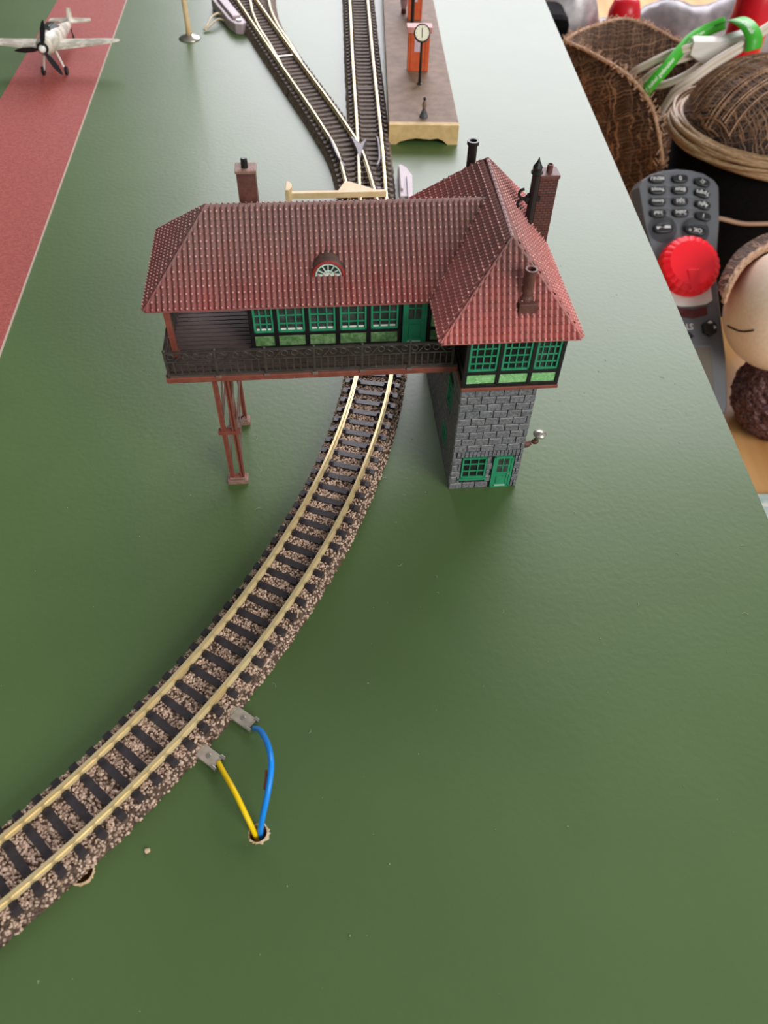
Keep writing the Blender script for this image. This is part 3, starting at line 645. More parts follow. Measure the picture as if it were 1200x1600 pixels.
f=MB(); f.lathe([(.085,0),(.12,.03),(.12,.07),(.09,.09),(.10,.16),(.03,.28),(.005,.36)],(1.70,2.98,6.12),12)
for s,zc in ((-1,5.72),(-1,5.50)):
    f.tube([(1.60,2.98,5.61)]+[(1.50+.10*math.cos(a),2.98,zc+.10*math.sin(a)) for a in [k*PI/6*(1 if zc<5.6 else -1) for k in range(0,10)]],.03,6)
f.bar((1.55,2.98,5.61),(1.86,2.98,5.61),.08,.08)
f.build('scroll_bracket',M['dark'],sb,'black scrolled bracket and spear tip')
o=MB().box(-4.30,-3.93,2.80,3.12,5.3,6.36).build('brown_chimney',M['brick_brown'],sb,'square brown chimney behind the left end of the ridge',bevel=.015)
MB().box(-4.32,-3.91,2.78,3.14,6.36,6.42).build('chimney_cap',M['foot'],o,bevel=.01)
MB().lathe([(.07,0),(.065,.18),(.045,.2)],(-4.13,2.95,6.4),12).build('chimney_pot',M['dark'],o)
o=MB().box(.90,1.24,-.02,.40,4.75,5.14).build('pipe_base',M['brick_brown'],sb,'small brick block on the front hip',bevel=.02)
MB().lathe([(.15,0),(.14,.06),(.105,.1),(.10,.55),(.115,.56),(.115,.64),(.08,.64),(.08,.4)],(1.07,.20,5.12),16).build('stove_pipe',M['brick_brown'],o,smooth=False)
MB().lathe([(.10,0),(.10,.9),(.13,.92),(.13,1.0),(.08,1.0),(.07,.9)],(.62,4.35,5.2),14).build('stove_pipe',M['dark'],sb,'black stove pipe behind the tower roof')

# --- stone tower
m=MB().box(.02,1.60,.02,4.7,0,3.2)
sw=m.build('tower_wall',M['mortar'],sb,'grey stone tower')
st=MB(); rh=.205
worn=MB()
def blocks(face, a0, a1, zmax, skip):
    z=0.0; k=0
    while z<zmax-.02:
        z1=min(z+rh,zmax); x=a0-(.15 if k%2 else 0)
        while x<a1:
            xa=max(x,a0)+.008; xb=min(x+.305,a1)-.008; x+=.305
            if xb-xa<.03: continue
            segs=[(xa,xb)]
            for (s0,s1,t0,t1) in skip:
                if z1>t0+.02 and z<t1-.02:
                    ns=[]
                    for p,q in segs:
                        if q<=s0 or p>=s1: ns.append((p,q))
                        else:
                            if p<s0-.03: ns.append((p,s0-.005))
                            if q>s1+.03: ns.append((s1+.005,q))
                    segs=ns
            for p,q in segs:
                d=.022+random.uniform(0,.012)
                if face=='f':
                    st.box(p,q,.02-d,.05,z+.008,z1-.010)
                    if random.random()<.9: worn.box(p+.006,q-random.uniform(.006,.05),.016-d,.03,z1-.026,z1-.011)
                elif face=='l': st.box(.02-d,.05,p,q,z+.008,z1-.010)
                else: st.box(1.57,1.60+d-.01,p,q,z+.008,z1-.010)
        z=z1; k+=1
blocks('f',0,1.62,3.16,[(.22,.82,.35,1.04),(.95,1.46,0,1.04),(0.08,1.55,1.04,1.22)])
for i in range(16):
    x=.10+i*.09
    st.box(x+.005,x+.082,-.005,.05,1.05,1.22)
blocks('l',0,4.7,3.16,[(.75,1.25,1.75,2.5),(2.1,2.6,1.75,2.5),(.9,1.4,.45,1.0)])
blocks('r',0,4.7,3.16,[])
worn.build('worn_edges',mat('stone_wear','b9b8b6','8c8b8a',sc=12,rough=.6),sw,'light worn upper edges of the blocks',kind='stuff')
st.build('stone_blocks',M['stone'],sw,'light edged grey stone blocks',bevel=.007)
def lattice(parent,x0,x1,z0,z1,y,nx,nz,axis='x',t=.028,name='window',fm='green',frame=.04,dep=.04):
    """window whose frame is the part and whose pane is the sub-part; built at depth y on a wall facing -y (axis x) or -x (axis y)"""
    f=MB(); g_=MB()
    def bx(mb,a0,a1,d0,d1,b0,b1):
        if axis=='x': mb.box(a0,a1,d0,d1,b0,b1)
        else: mb.box(d0,d1,a0,a1,b0,b1)
    bx(g_,x0,x1,y+.02,y+.035,z0,z1)
    bx(f,x0,x0+frame,y-dep/2,y+.03,z0,z1); bx(f,x1-frame,x1,y-dep/2,y+.03,z0,z1); bx(f,x0,x1,y-dep/2,y+.03,z0,z0+frame); bx(f,x0,x1,y-dep/2,y+.03,z1-frame,z1)
    for i in range(1,nx): x=x0+(x1-x0)*i/nx; bx(f,x-t/2,x+t/2,y-.005,y+.02,z0,z1)
    for i in range(1,nz): z=z0+(z1-z0)*i/nz; bx(f,x0,x1,y-.005,y+.02,z-t/2,z+t/2)
    o=f.build(name,M[fm],parent,bevel=.004); g_.build('pane',M['glass'],o); return o
def doorpart(parent,x0,x1,z0,z1,y,wz=.5):
    d=MB(); d.box(x0,x1,y,y+.04,z0,z1); w=x1-x0; a=.23*w
    o=d.build('door',M['green'],parent,'green door with a four-pane light',bevel=.004)
    f=MB(); 
    f.box(x0,x0+.05,y-.02,y,z0,z1); f.box(x1-.05,x1,y-.02,y,z0,z1); f.box(x0,x1,y-.02,y,z1-.06,z1); f.box(x0,x1,y-.02,y,z0,z0+.05)
    f.box(x0+.05,x0+a,y-.01,y,z0+.05,z1-.06); f.box(x1-a,x1-.05,y-.01,y,z0+.05,z1-.06)
    zb=z0+(z1-z0)*wz; f.box(x0+a,x1-a,y-.012,y,zb-.06,zb); f.box(x0+a+.02,x1-a-.02,y-.016,y,z0+.11,zb-.14); f.build('door_frame',M['green'],o)
    g_=MB().box(x0+a,x1-a,y-.004,y+.001,zb,z1-.06); g_.build('pane',M['glass'],o)
    b=MB(); xm=(x0+x1)/2; zm=(zb+z1-.06)/2; b.box(xm-.012,xm+.012,y-.016,y,zb,z1-.06); b.box(x0+a,x1-a,y-.016,y,zm-.012,zm+.012); b.build('glazing_bar',M['green'],o)
    MB().ball((x1-.085,y-.03,z0+(z1-z0)*.46),.016,8,6).build('door_knob',M['silver'],o); MB().box(x0+a,x1-a,y-.03,y,z0+.055,z0+.085).build('weather_board',mat('pale_sill','a9c9b4',rough=.5) if 'pale_sill' not in bpy.data.materials else bpy.data.materials['pale_sill'],o,'pale strip along the door foot')
    return o
lattice(sw,.24,.81,.37,1.03,.0,3,3,name='ground_window')
MB().box(.20,.85,-.05,.02,.32,.37).build('window_sill',M['green'],sw)
doorpart(sw,.97,1.44,.0,1.03,.0,.5)
for y0,z0,z1 in ((.77,1.77,2.48),(2.12,1.77,2.48),(.92,.47,.98)): lattice(sw,y0,y0+.46,z0,z1,.0,3,4,axis='y',name='side_window')
# lamp on the right wall
lamp=MB(); lamp.tube([(1.60,.45,1.00),(1.78,.43,.97),(1.92,.42,1.00)],[.05,.075,.05],10); lamp.ball((1.78,.42,.96),(.14,.08,.09),12,8); lamp.ball((2.0,.42,1.04),(.09,.07,.07),12,8)
lo_=lamp.build('lamp_bracket',M['brick_brown'],sw,'brown lamp bracket on the right wall',smooth=True)
MB().tube([(2.0,.42,1.08),(2.04,.41,1.18),(2.06,.40,1.28)],[.05,.04,.05],10).lathe([(.15,0),(.15,.03),(.06,.07),(.01,.085)],(2.06,.40,1.28),20).build('lamp_shade',M['silver'],lo_,'round silver lamp shade',smooth=True)

# --- upper tower
rim=MB(); rim.box(-.05,1.98,-.16,4.95,3.165,3.25); rim.build('floor_rim',M['beam'],sb,'reddish brown floor edge under the upper tower',bevel=.02)
core=MB().box(.0,1.93,-.08,4.86,3.25,4.62).build('upper_tower_wall',M['black'],sb,'black timber framed upper tower')
fr=MB(); yF=-.12
for x in (-.03,.64,1.30,1.88): fr.box(x,x+.08,yF-.02,-.06,3.25,4.62)
for z0,z1 in ((3.25,3.335),(3.575,3.655),(4.55,4.62)): fr.box(-.03,1.96,yF-.018,-.06,z0,z1)
# right and left walls
for y in (.6,1.3,2.0,2.7,3.4,4.1,4.78):
    fr.box(1.90,1.97,y,y+.08,3.25,4.62); fr.box(-.04,.03,y,y+.08,3.25,4.62)
for z0,z1 in ((3.25,3.335),(3.575,3.655),(4.55,4.62)): fr.box(1.9,1.965,-.1,4.86,z0,z1); fr.box(-.035,.03,-.1,4.86,z0,z1)
fr.build('timber_frame',M['black'],core,bevel=.008)
for x0,x1 in ((.055,.635),(.725,1.295),(1.385,1.875)):
    lattice(core,x0,x1,3.66,4.56,-.10,4 if x0<1.3 else 4,5)
    MB().box(x0+.0,x1,-.115,-.07,3.34,3.57).build('infill_panel',M['panel'],core,'bright pale green panel')
for y0 in (.0,.7,1.4,2.1,2.8,3.5,4.2):
    MB().box(1.92,1.945,y0-.0,y0+.58,3.34,3.57).build('infill_panel',M['panel'],core); 
    o=MB().box(1.92,1.94,y0,y0+.58,3.66,4.55).build('infill_panel',M['panel'],core)

# --- gallery: deck, beams
bmx=MB(); bmx.box(-6.0,-.02,.45,.56,3.19,3.33); bmx.box(-6.0,-.02,3.95,4.06,3.19,3.33); bmx.box(-6.0,-5.89,.56,3.95,3.19,3.33); 
for x in (-5.1,-4.1,-3.1,-2.1,-1.1): bmx.box(x,x+.1,.56,3.95,3.19,3.32)
bmx.build('gallery_beam',M['beam'],sb,'reddish brown beams under the gallery',bevel=.02)
dkm=MB(); y=.47
while y<3.98:
    dkm.box(-5.97,-.03,y,y+.118,3.33,3.372); y+=.14
dkm.box(-5.97,-.03,.47,4.0,3.325,3.345)
dkm.build('plank_deck',M['deck'],sb,'dark brown plank floor',bevel=.006)
# cabin walls
yw=1.25
cab=MB().box(-4.24,0,yw+.04,3.86,3.37,4.62).build('cabin_wall',M['black'],sb,'black timber framed gallery cabin')
fr=MB()
for xc in (-4.235,-3.74,-3.10,-2.47,-1.83,-1.175,-.575): fr.box(xc-.045,xc+.045,yw-.03,yw+.06,3.37,4.62)
fr.box(-1.13,-1.17,yw-.03,yw+.06,3.37,4.62)
for z0,z1 in ((3.37,3.44),(3.70,3.775)): fr.box(-4.28,-1.15,yw-.028,yw+.05,z0,z1); fr.box(-.6,0,yw-.028,yw+.05,z0,z1)
for z0,z1 in ((3.37,3.44),(3.70,3.775),(4.5,4.6)): fr.box(-4.28,-4.2,yw,3.86,z0,z1)
for y in (1.28,1.9,2.55,3.2,3.78): fr.box(-4.28,-4.2,y,y+.08,3.37,4.62)
fr.build('timber_frame',M['black'],cab,bevel=.008)
for x0,x1 in ((-4.19,-3.785),(-3.695,-3.145),(-3.055,-2.515),(-2.425,-1.875),(-1.785,-1.22)):
    lattice(cab,x0,x1,3.78,4.58,yw,3,4,t=.03); MB().box(x0,x1,yw-.005,yw+.05,3.44,3.70).build('infill_panel',M['panel_dark'],cab,'mottled green panel')
    MB().box(x0+.05,x1-.05,yw+.012,yw+.019,3.82,3.86).build('light_strip',M['white'],cab,'pale strip behind the window foot')
doorpart(cab,-1.125,-.625,3.375,4.58,yw-.02,.52)
MB().box(-.53,-.02,yw-.005,yw+.05,3.78,4.6).build('infill_panel',M['panel'],cab); MB().box(-.53,-.02,yw-.005,yw+.05,3.44,3.70).build('infill_panel',M['panel_dark'],cab)
for xx,yy in ((-5.85,1.16),(-5.85,3.82)):
    p=MB(); p.box(xx-.06,xx+.06,yy-.06,yy+.06,3.37,4.55); p.box(xx-.09,xx+.09,yy-.09,yy+.09,3.37,3.46); p.build('roof_post',M['beam'],sb,bevel=.01)
# railing
def rail_bay(m, P, Q, z0=3.36, z1=3.95, first=True):
    P=Vector(P);Q=Vector(Q);d=Q-P; L=d.length; e=d.normalized()
    pt=lambda t,z: Vector((P.x+d.x*t,P.y+d.y*t,z))
    nrm=Vector((-e.y,e.x,0))
    m.bar(pt(0,z1),pt(1,z1),.055,.035); m.bar(pt(0,z0+.05),pt(1,z0+.05),.035,.03); zm=z0+.36
    m.bar(pt(0,zm),pt(1,zm),.025,.025)
    nb=7
    for i in range(1,nb): m.bar(pt(i/nb,z0+.05),pt(i/nb,zm),.026,.026,up=nrm)
    def ring(t,r=.062):
        c0=pt(t,(zm+z1)/2+.01); m.tube([c0+e*(r*math.cos(a))+Vector((0,0,r*math.sin(a))) for a in [k*PI/6 for k in range(13)]],.013,5,cap=False)
    for t in (.11,.40,.60,.89): ring(t)
    m.bar(pt(.17,zm),pt(.34,z1-.03),.024,.024,up=nrm); m.bar(pt(.64,z1-.02),pt(.84,zm),.024,.024,up=nrm)
def rpost(m,x,y): m.bar((x,y,3.30),(x,y,3.98),.05,.05,up=(0,1,0)); m.ball((x,y,3.99),.035,8,6)
R_=MB(); xs=[-5.93,-4.95,-3.97,-2.99,-2.02,-1.05,-.16]
for a,b in zip(xs,xs[1:]): rail_bay(R_,(a,.48,0),(b,.48,0))
for x in xs: rpost(R_,x,.48)
R_.build('front_railing',M['iron'],sb,'black iron railing with ring ornaments along the gallery front')
R_=MB(); ys=[.48,1.35,2.22,3.1,3.97]
for a,b in zip(ys,ys[1:]): rail_bay(R_,(-5.93,a,0),(-5.93,b,0))
for y in ys[1:]: rpost(R_,-5.93,y)
R_.build('end_railing',M['iron'],sb,'black iron railing across the gallery end')
bl=MB()
for x in xs[1:-1]: bl.box(x-.06,x+.06,.43,.47,3.29,3.36)
bl.build('railing_foot',M['strut'],sb,'chipped pale feet of the railing posts',bevel=.01)

# --- trestle pier
def leg(x,y,lab=None):
    m=MB(); 
    m.box(x-.05,x+.05,y-.05,y-.03,.1,3.2); m.box(x-.05,x+.05,y+.03,y+.05,.1,3.2); m.box(x-.02,x+.02,y-.05,y+.05,.1,3.2)
    m.build('pier_leg',M['beam'],sb)
for x in (-5.08,-4.84):
    leg(x,.62); leg(x,2.62)
for y in (.62,2.62):
    m=MB(); m.box(-5.20,-4.72,y-.13,y+.13,0,.12); m.box(-5.15,-4.77,y-.09,y+.09,.12,.17); m.build('pier_footing',M['foot'],sb,'clay coloured footing',bevel=.015)
m=MB(); 
for x in (-5.12,-4.80):
    m.bar((x,.62,1.62),(x,2.62,1.62),.03,.12)
m.build('pier_crossbar',M['strut'],sb,'greyish cross bar'); m=MB()
for x in (-5.08,-4.84):
    m.bar((x,.66,.2),(x,2.58,1.55),.03,.10); m.bar((x,2.58,.2),(x,.66,1.55),.03,.10); m.bar((x,.66,1.7),(x,2.58,3.1),.03,.10); m.bar((x,2.58,1.7),(x,.66,3.1),.03,.10)
m.build('pier_brace',M['strut'],sb,'greyish diagonal braces')
m=MB()
for y in (.62,2.62):
    m.bar((-5.2,y,1.62),(-4.72,y,1.62),.12,.10); m.bar((-5.08,y,.2),(-4.84,y,.2),.05,.06)
m.build('pier_tie',M['beam'],sb)

# ------------------------------------------------------------------ things on the desk beyond the board's right edge
ey=(Vector((22.6,53.6,-12.4))-Vector((23.2,38.5,-22.4))).normalized(); ex=(Vector((1,.04,0))-ey*ey.dot(Vector((1,.04,0)))).normalized(); ez=ex.cross(ey)
K=Vector((22.9,47.3,-16.6))
ct=thing('handheld_controller','dark grey handheld train controller with keypad and big red knob, lying upside down','controller',K,M=Matrix((ex,ey,ez)).transposed())
half=[(7.45,0),(7.35,1.0),(7.1,1.9),(6.6,2.65),(6.1,2.92),(3.7,2.72),(1.2,2.32),(-.4,2.15),(-3,2.2),(-6.4,2.32),(-9.8,2.1),(-10.3,1.9),(-10.45,0)]
outl=[(x,y) for y,x in half]+[(-x,y) for y,x in half[-2:0:-1]]
def loftz(levels):
    m=MB(); n=len(outl); vs=[];fs=[]
    for z,k,g_ in levels:
        for x,y in outl: vs.append((x*k+ (g_ if x>0.05 else -g_ if x<-.05 else 0), y*(1+(k-1)*.4), z))
    for i in range(len(levels)-1):
        for j in range(n): fs.append((i*n+j,(i+1)*n+j,(i+1)*n+(j+1)%n,i*n+(j+1)%n))
    fs+=[tuple(range(n)),tuple(range((len(levels)-1)*n,len(levels)*n))]
    return m.add(vs,fs)
loftz([(-1.9,.85,0),(-1.5,1.0,.25),(-.6,1.0,.3),(-.08,1.0,0),(0,.985,0)]).build('controller_body',M['ctl'],ct,bevel=.05)
def place_text(txt,size,x,y,z,parent,name='printed_label',rot=0,stretch=1.0,label=None):
    vs,fs=glyphs(txt,size); m=MB(); ca,sa=math.cos(rot),math.sin(rot)
    m.add([(x-(a*ca-b*sa)*stretch, y-(a*sa+b*ca), z) for a,b,_ in vs],fs)
    return m.build(name,M['print'],parent,label,fix=False)
def keycap(x,y,rx,ry,h,rot,label=None,txt=None,size=.42):
    m=MB(); n=24; vs=[];fs=[]; ca,sa=math.cos(rot),math.sin(rot); lv=((-.02,1.0),(h*.6,1.0),(h*.9,.93),(h,.80))
    for z,k in lv:
        for i in range(n):
            a=2*PI*i/n; q=abs(math.cos(a))**.7*math.copysign(1,math.cos(a))*rx*k; w=abs(math.sin(a))**.8*math.copysign(1,math.sin(a))*ry*k
            vs.append((x+q*ca-w*sa,y+q*sa+w*ca,z))
    for i in range(len(lv)-1):
        for j in range(n): fs.append((i*n+j,i*n+(j+1)%n,(i+1)*n+(j+1)%n,(i+1)*n+j))
    fs+=[tuple(range(n)),tuple(range((len(lv)-1)*n,len(lv)*n))]
    o=m.add(vs,fs).build('key',M['key'],ct,label,smooth=False)
    if txt: place_text(txt,size,x,y,h+.006,o,rot=rot)
    return o
rows=[((-1.59,6.65),'MENU',(.07,6.65),'0',(1.66,6.35),None),((-1.63,5.80),'9wxyz',(0,5.80),'8tuv',(1.60,5.52),'7pqrs'),((-1.68,4.95),'6mno',(-.05,4.95),'5jkl',(1.56,4.66),'4ghi'),((-1.72,4.1),'3def',(-.1,4.1),'2abc',(1.5,3.82),'1')]
for a,ta,b,tb,c_,tc_ in rows:
    keycap(a[0],a[1],.60,.31,.22,.0,None,ta,.36 if len(ta)>3 else .42); keycap(b[0],b[1],.60,.31,.22,0,None,tb,.44)
    o=keycap(c_[0],c_[1],.58,.31,.22,-.28,None,tc_,.42)
    if tc_ is None:
        r_=MB(); r_.tube([(c_[0]+.13*math.cos(q),c_[1]+.13*math.sin(q),.235) for q in [i*PI/2 for i in range(5)]],.028,5,cap=False)
        for q in range(4): r_.bar((c_[0]+.17*math.cos(q*PI/2),c_[1]+.17*math.sin(q*PI/2),.235),(c_[0]+.22*math.cos(q*PI/2),c_[1]+.22*math.sin(q*PI/2),.235),.03,.01)
        r_.build('printed_lamp_symbol',M['print'],o)
o=keycap(-1.42,2.98,.72,.34,.2,.06); r_=MB()
r_.box(-1.95,-1.62,2.98,3.06,.205,.212); r_.box(-1.92,-1.78,2.88,2.98,.205,.212); r_.box(-1.52,-1.44,2.98,3.02,.205,.212); r_.box(-1.38,-.92,2.94,3.08,.205,.212); r_.box(-1.34,-.96,3.1,3.15,.205,.212)
r_.build('printed_engine_symbol',M['print'],o)
keycap(.86,2.80,.80,.33,.2,-.22,None,'OK *',.44)
for x,y in ((-1.42,2.98),(.86,2.8)):
    MB().lathe([(1.0,-.02),(1.05,.02),(1.12,.0)],(x*1.02,y,0),28).build('key_rim',M['ctl'],ct)
# rims between rows
for y in (6.22,5.37,4.52):
    MB().box(-2.25,-.98,y-.05,y+.05,-.02,.05).build('key_ridge',M['ctl'],ct,bevel=.03); MB().box(-.98,2.2,y-.09,y+.01,-.02,.05).build('key_ridge',M['ctl'],ct,bevel=.03)
# knob
m=MB(); n=72; prof=[(2.10,.12,0),(2.12,.35,1),(2.02,.9,1),(1.60,1.12,.6),(1.45,1.12,0),(.0,1.08,0)]; vs=[];fs=[]
for r,z,k in prof:
    for i in range(n):
        a=2*PI*i/n; rr=r-(.07*k if (i%3==0) else 0); vs.append((rr*math.cos(a),rr*math.sin(a),z))
for i in range(len(prof)-1):
    for j in range(n): fs.append((i*n+j,i*n+(j+1)%n,(i+1)*n+(j+1)%n,(i+1)*n+j))
fs.append(tuple(range(n)))
kn=m.add(vs,fs).build('control_knob',M['redknob'],ct,'big red ribbed rotary knob')
MB().prism([(-.45,-.5,1.05),(.45,-.5,1.05),(.3,-1.95,.95),(-.3,-1.95,.95)],(0,0,.14)).build('knob_pointer',M['redknob'],kn,bevel=.06)
MB().prism([(-1.5,-1.2,.03),(1.6,-1.2,.03),(1.65,-2.35,.03),(1.2,-2.62,.03),(.3,-2.75,.03),(-.6,-2.75,.03),(-1.5,-2.5,.03)],(0,0,.12)).build('knob_skirt',M['white'],ct,'pale plate under the knob',bevel=.02)
MB().prism([(-1.4,-2.75,-.01),(.2,-2.95,-.01),(1.25,-2.75,-.01),(1.25,-3.35,-.01),(.2,-3.6,-.01),(-1.4,-3.35,-.01)],(0,0,.05)).build('red_window',M['redglow'],ct,'dark red translucent window')
place_text('STOP',.62,-.55,-4.15,.012,ct,'printed_stop','STOP' and 0,1.0)
o=MB().prism([(-1.5,-5.3,-.02),(-.3,-5.3,-.02),(.1,-4.9,-.02),(-.2,-4.6,-.02),(-1.5,-4.6,-.02)],(0,0,.2)).build('stop_key',M['key'],ct,bevel=.04)
o=MB().prism([(1.25+.55*math.cos(a),-4.35+.62*math.sin(a),-.02) for a in [PI/2+k*PI/3 for k in range(6)]],(0,0,.30)).build('shift_key',M['key'],ct,'hexagonal black key with two white triangles',bevel=.05)
t3=MB(); t3.add([(1.05,-4.05,.306),(1.45,-4.05,.306),(1.27,-3.85,.306)],[(0,1,2)]); t3.add([(1.5,-4.5,.306),(1.5,-4.2,.306),(1.68,-4.35,.306)],[(0,1,2)]); t3.build('printed_arrows',M['print'],o,fix=False)
MB().box(-1.5,1.25,-9.4,-5.65,-.02,.03).build('display',M['lcd'],ct,'grey display window'); 
f=MB(); f.box(-1.65,1.40,-5.68,-5.5,-.02,.07); f.box(1.22,1.38,-9.5,-5.6,-.02,.045); f.box(-1.65,-1.5,-9.5,-5.6,-.02,.045); f.box(-1.65,1.4,-9.55,-9.38,-.02,.06); f.build('display_frame',M['ctl'],ct,bevel=.03)
place_text('1',.01,9,9,0,ct) if False else None

# woven fabric cup
rimF=[(16.5,68.4,-9.4),(17.6,65.6,-9.1),(18.9,63.2,-9.1),(20.0,61.4,-9.3),(20.9,59.9,-9.8),(21.7,58.8,-10.7),(22.3,58.0,-12.0),(22.8,56.9,-13.6)]
rimB=[(22.9,58.2,-14.3),(22.9,61.0,-14.5),(23.8,64.6,-14.5),(27.5,68.0,-14.0),(31.0,72.0,-13.2),(30.7,76.2,-12.8),(28.8,78.4,-12.4),(26.7,79.2,-11.7),(24.0,78.6,-11.0),(21.1,76.1,-10.7),(18.6,72.3,-10.0)]
loop=spline(rimF+rimB+[rimF[0]],5)[:-1]; cen=Vector((23.5,67,-21))
m=MB(); n=len(loop); vs=[];fs=[]; lv=9
for k in range(lv+1):
    t_=k/lv; s_=1-.10*t_-.75*max(0,t_-.72)/.28*.9
    for i,p in enumerate(loop):
        q=Vector((cen.x+(p.x-cen.x)*s_,cen.y+(p.y-cen.y)*s_,p.z+(DZ+.25-p.z)*min(1,t_/.75)))
        w=.12*math.sin(i*1.3+k)*min(1,t_*3); vs.append(q+Vector((w,w*.6,0)))
for k in range(lv):
    for i in range(n): fs.append((k*n+i,k*n+(i+1)%n,(k+1)*n+(i+1)%n,(k+1)*n+i))
fs.append(tuple(range(lv*n,(lv+1)*n)))
cup=m.add(vs,fs).build('woven_bag',M['weave'],None,smooth=True); sd=cup.modifiers.new('s','SOLIDIFY'); sd.thickness=.10*S
tag(cup,'brown woven fibre bag with an open frayed mouth behind the controller','woven bag')
fy=MB(); fy.tube(loop+[loop[0]],.13,7,cap=False)
for i,p in enumerate(loop):
    for q in range(5):
        a=p+Vector((random.uniform(-.5,.5),random.uniform(-.5,.5),0)); fy.tube([a,a+Vector((random.uniform(-.35,.35),random.uniform(-.35,.35),random.uniform(.1,.35)))],.035,4)
fy.build('frayed_edge',M['fray'],cup,'pale frayed edge')
# open-weave hat dome with fibre band
dome=thing('woven_hat','open weave dark brown hat crown banded with blond fibre at the right edge','hat',(30.2,58.6,-11.6))
m=MB(); n=40; rg=12; vs=[];fs=[]
for i in range(rg+1):
    ph=PI/2*i/rg
    for k in range(n):
        a=2*PI*k/n; r=5.9*math.sin(ph)**.8; vs.append((r*math.cos(a),r*math.sin(a),4.2*math.cos(ph)))
for i in range(rg):
    for k in range(n): fs.append((i*n+k,(i+1)*n+k,(i+1)*n+(k+1)%n,i*n+(k+1)%n))
m.add(vs,fs).build('crown',M['weave2'],dome,'open weave brown crown',smooth=True)
def dpt(x,y): 
    r=math.hypot(x,y); 
    if r>5.85: return None
    ph=math.asin(min(1,(r/5.9)**1.25)); return Vector((x,y,4.2*math.cos(ph)+.04))
ws=MB()
for fam in range(2):
    for i in range(64):
        o_=-5.8+11.6*(i+random.uniform(-.35,.35))/64; w=random.choice([.012,.018,.03,.05]); pts=[]; ph_=random.uniform(0,6)
        if random.random()<.15: continue
        for s_ in np.linspace(-5.8,5.8,34):
            oo=o_+.06*math.sin(s_*.9+ph_); ang=math.radians(24 if fam==0 else -58); x=s_*math.cos(ang)-oo*math.sin(ang); y=s_*math.sin(ang)+oo*math.cos(ang); q=dpt(x,y)
            if q is None or q.z<0.1:
                if len(pts)>2: ws.tube(pts,w,4,cap=False)
                pts=[]
            else: q.z+=(.02 if fam else 0); pts.append(q)
        if len(pts)>2: ws.tube(pts,w,4,cap=False)
so=ws.build('weave_strands',mat('strand_tan','8f6a4e','c09a78',sc=.9,rough=.6),dome,'thin tan fibres crossing over the crown',fix=False); so['kind']='stuff'
bd=MB()
for k in range(26):
    r0=6.0+random.uniform(0,.8); z0=-.15+random.uniform(-.55,.35); p1,p2=random.uniform(0,6),random.uniform(0,6)
    bd.tube([(( r0+.14*math.sin(3*a+p1))*math.cos(a),(r0+.14*math.sin(3*a+p1))*math.sin(a),z0+.22*math.sin(2*a+p2)) for a in [2*PI*i/60 for i in range(61)]],random.uniform(.12,.24),6,cap=False)
bd.build('fibre_band',M['hair'],dome,'band of blond fibres round the hat',smooth=True)
MB().lathe([(5.4,-13.3),(5.9,-12.5),(5.9,-6),(6.1,-1.0),(5.7,-.2)],seg=36).build('hat_body',M['black_cloth'],dome,'black fabric body below the band',smooth=True)
cb=MB().tube(spline([(22.0,54.6,-15.1),(24.2,52.0,-15.2),(25.9,51.3,-15.0),(27.5,51.2,-15.3),(29,51.3,-15.4),(34,52.0,-15.6)],6),.17,8); tag(cb.build('thin_cable',mat('cable_tan','a5836a',rough=.5),smooth=True),'thin tan cable crossing the black fabric right of the controller','cable')
# plush head and fuzzy fabric
DOLL=(28.15,42.3,DZ)
ph_=thing('plush_doll','cream plush doll head with pink cheek and stitched dark line at the right edge','doll',DOLL)
cheek(M['skin'],(-3.33, 1.28, 9.88),2.6)
hb=MB().ball((.2,0,8.5),(4.0,4.0,4.0),48,30).build('head',M['skin'],ph_,'cream plush head with pink cheek',smooth=True)
LINE=[(24.47, 41.86, -17.36), (24.54, 41.26, -17.12), (24.7, 40.71, -16.91), (24.89, 40.29, -16.64), (25.15, 39.91, -16.25)]
MB().tube(spline([Vector(p)-Vector(DOLL) for p in LINE],5),.06,6).build('stitched_line',M['black_cloth'],hb,'dark stitched line')
m=MB().ball((1.8,-1.9,3.0),(3.6,3.4,3.4),60,40)
rr=random.Random(3); m.v=[(x+rr.uniform(-.16,.16),y+rr.uniform(-.16,.16),max(.05,z+rr.uniform(-.14,.14))) for x,y,z in m.v]
m.build('fuzzy_body',M['purple'],ph_,'fuzzy dark mauve fabric body')
wr=MB(); base=[(23.3,41.9,-15.4),(23.6,42.5,-14.6),(24.6,43.8,-13.9),(26.1,45.0,-13.6),(27.8,45.8,-13.4),(31,46.4,-13.2)]
base=[tuple(a+(b-a)*.955 for a,b in zip((28.15,42.3,-16.3),q)) for q in base]; sp_=spline(base,8)
for k in range(3): wr.tube([p+Vector((0,.16*math.sin(i*.55+k*2.1),.16*math.cos(i*.55+k*2.1))) for i,p in enumerate(sp_)],.14,7)
vs=[];fs=[]
for i,p in enumerate(sp_):
    for j in range(5): vs.append((p-Vector(DOLL)+Vector((.1*j,.55*j,-.12*j))))
for i in range(len(sp_)-1):
    for j in range(4): fs.append((i*5+j,i*5+j+1,(i+1)*5+j+1,(i+1)*5+j))
wc=MB().add(vs,fs).build('woven_hood',M['weave'],ph_,'brown woven hood behind the plush head',smooth=True)
wr.v=[(a-DOLL[0],b-DOLL[1],c_-DZ) for a,b,c_ in wr.v]; wr.build('braided_rim',M['fray'],wc,'braided tan rim of the hood')
o=MB().box(25.4,40,24,33.3,DZ+.01,DZ+.4).build('paper_box',M['teal']); tag(o,'pale teal and white paper packet on the desk by the board edge','packet')
MB().box(25.38,40.02,32.2,32.5,DZ+.0,DZ+.41).build('packet_stripe',M['white'],o)
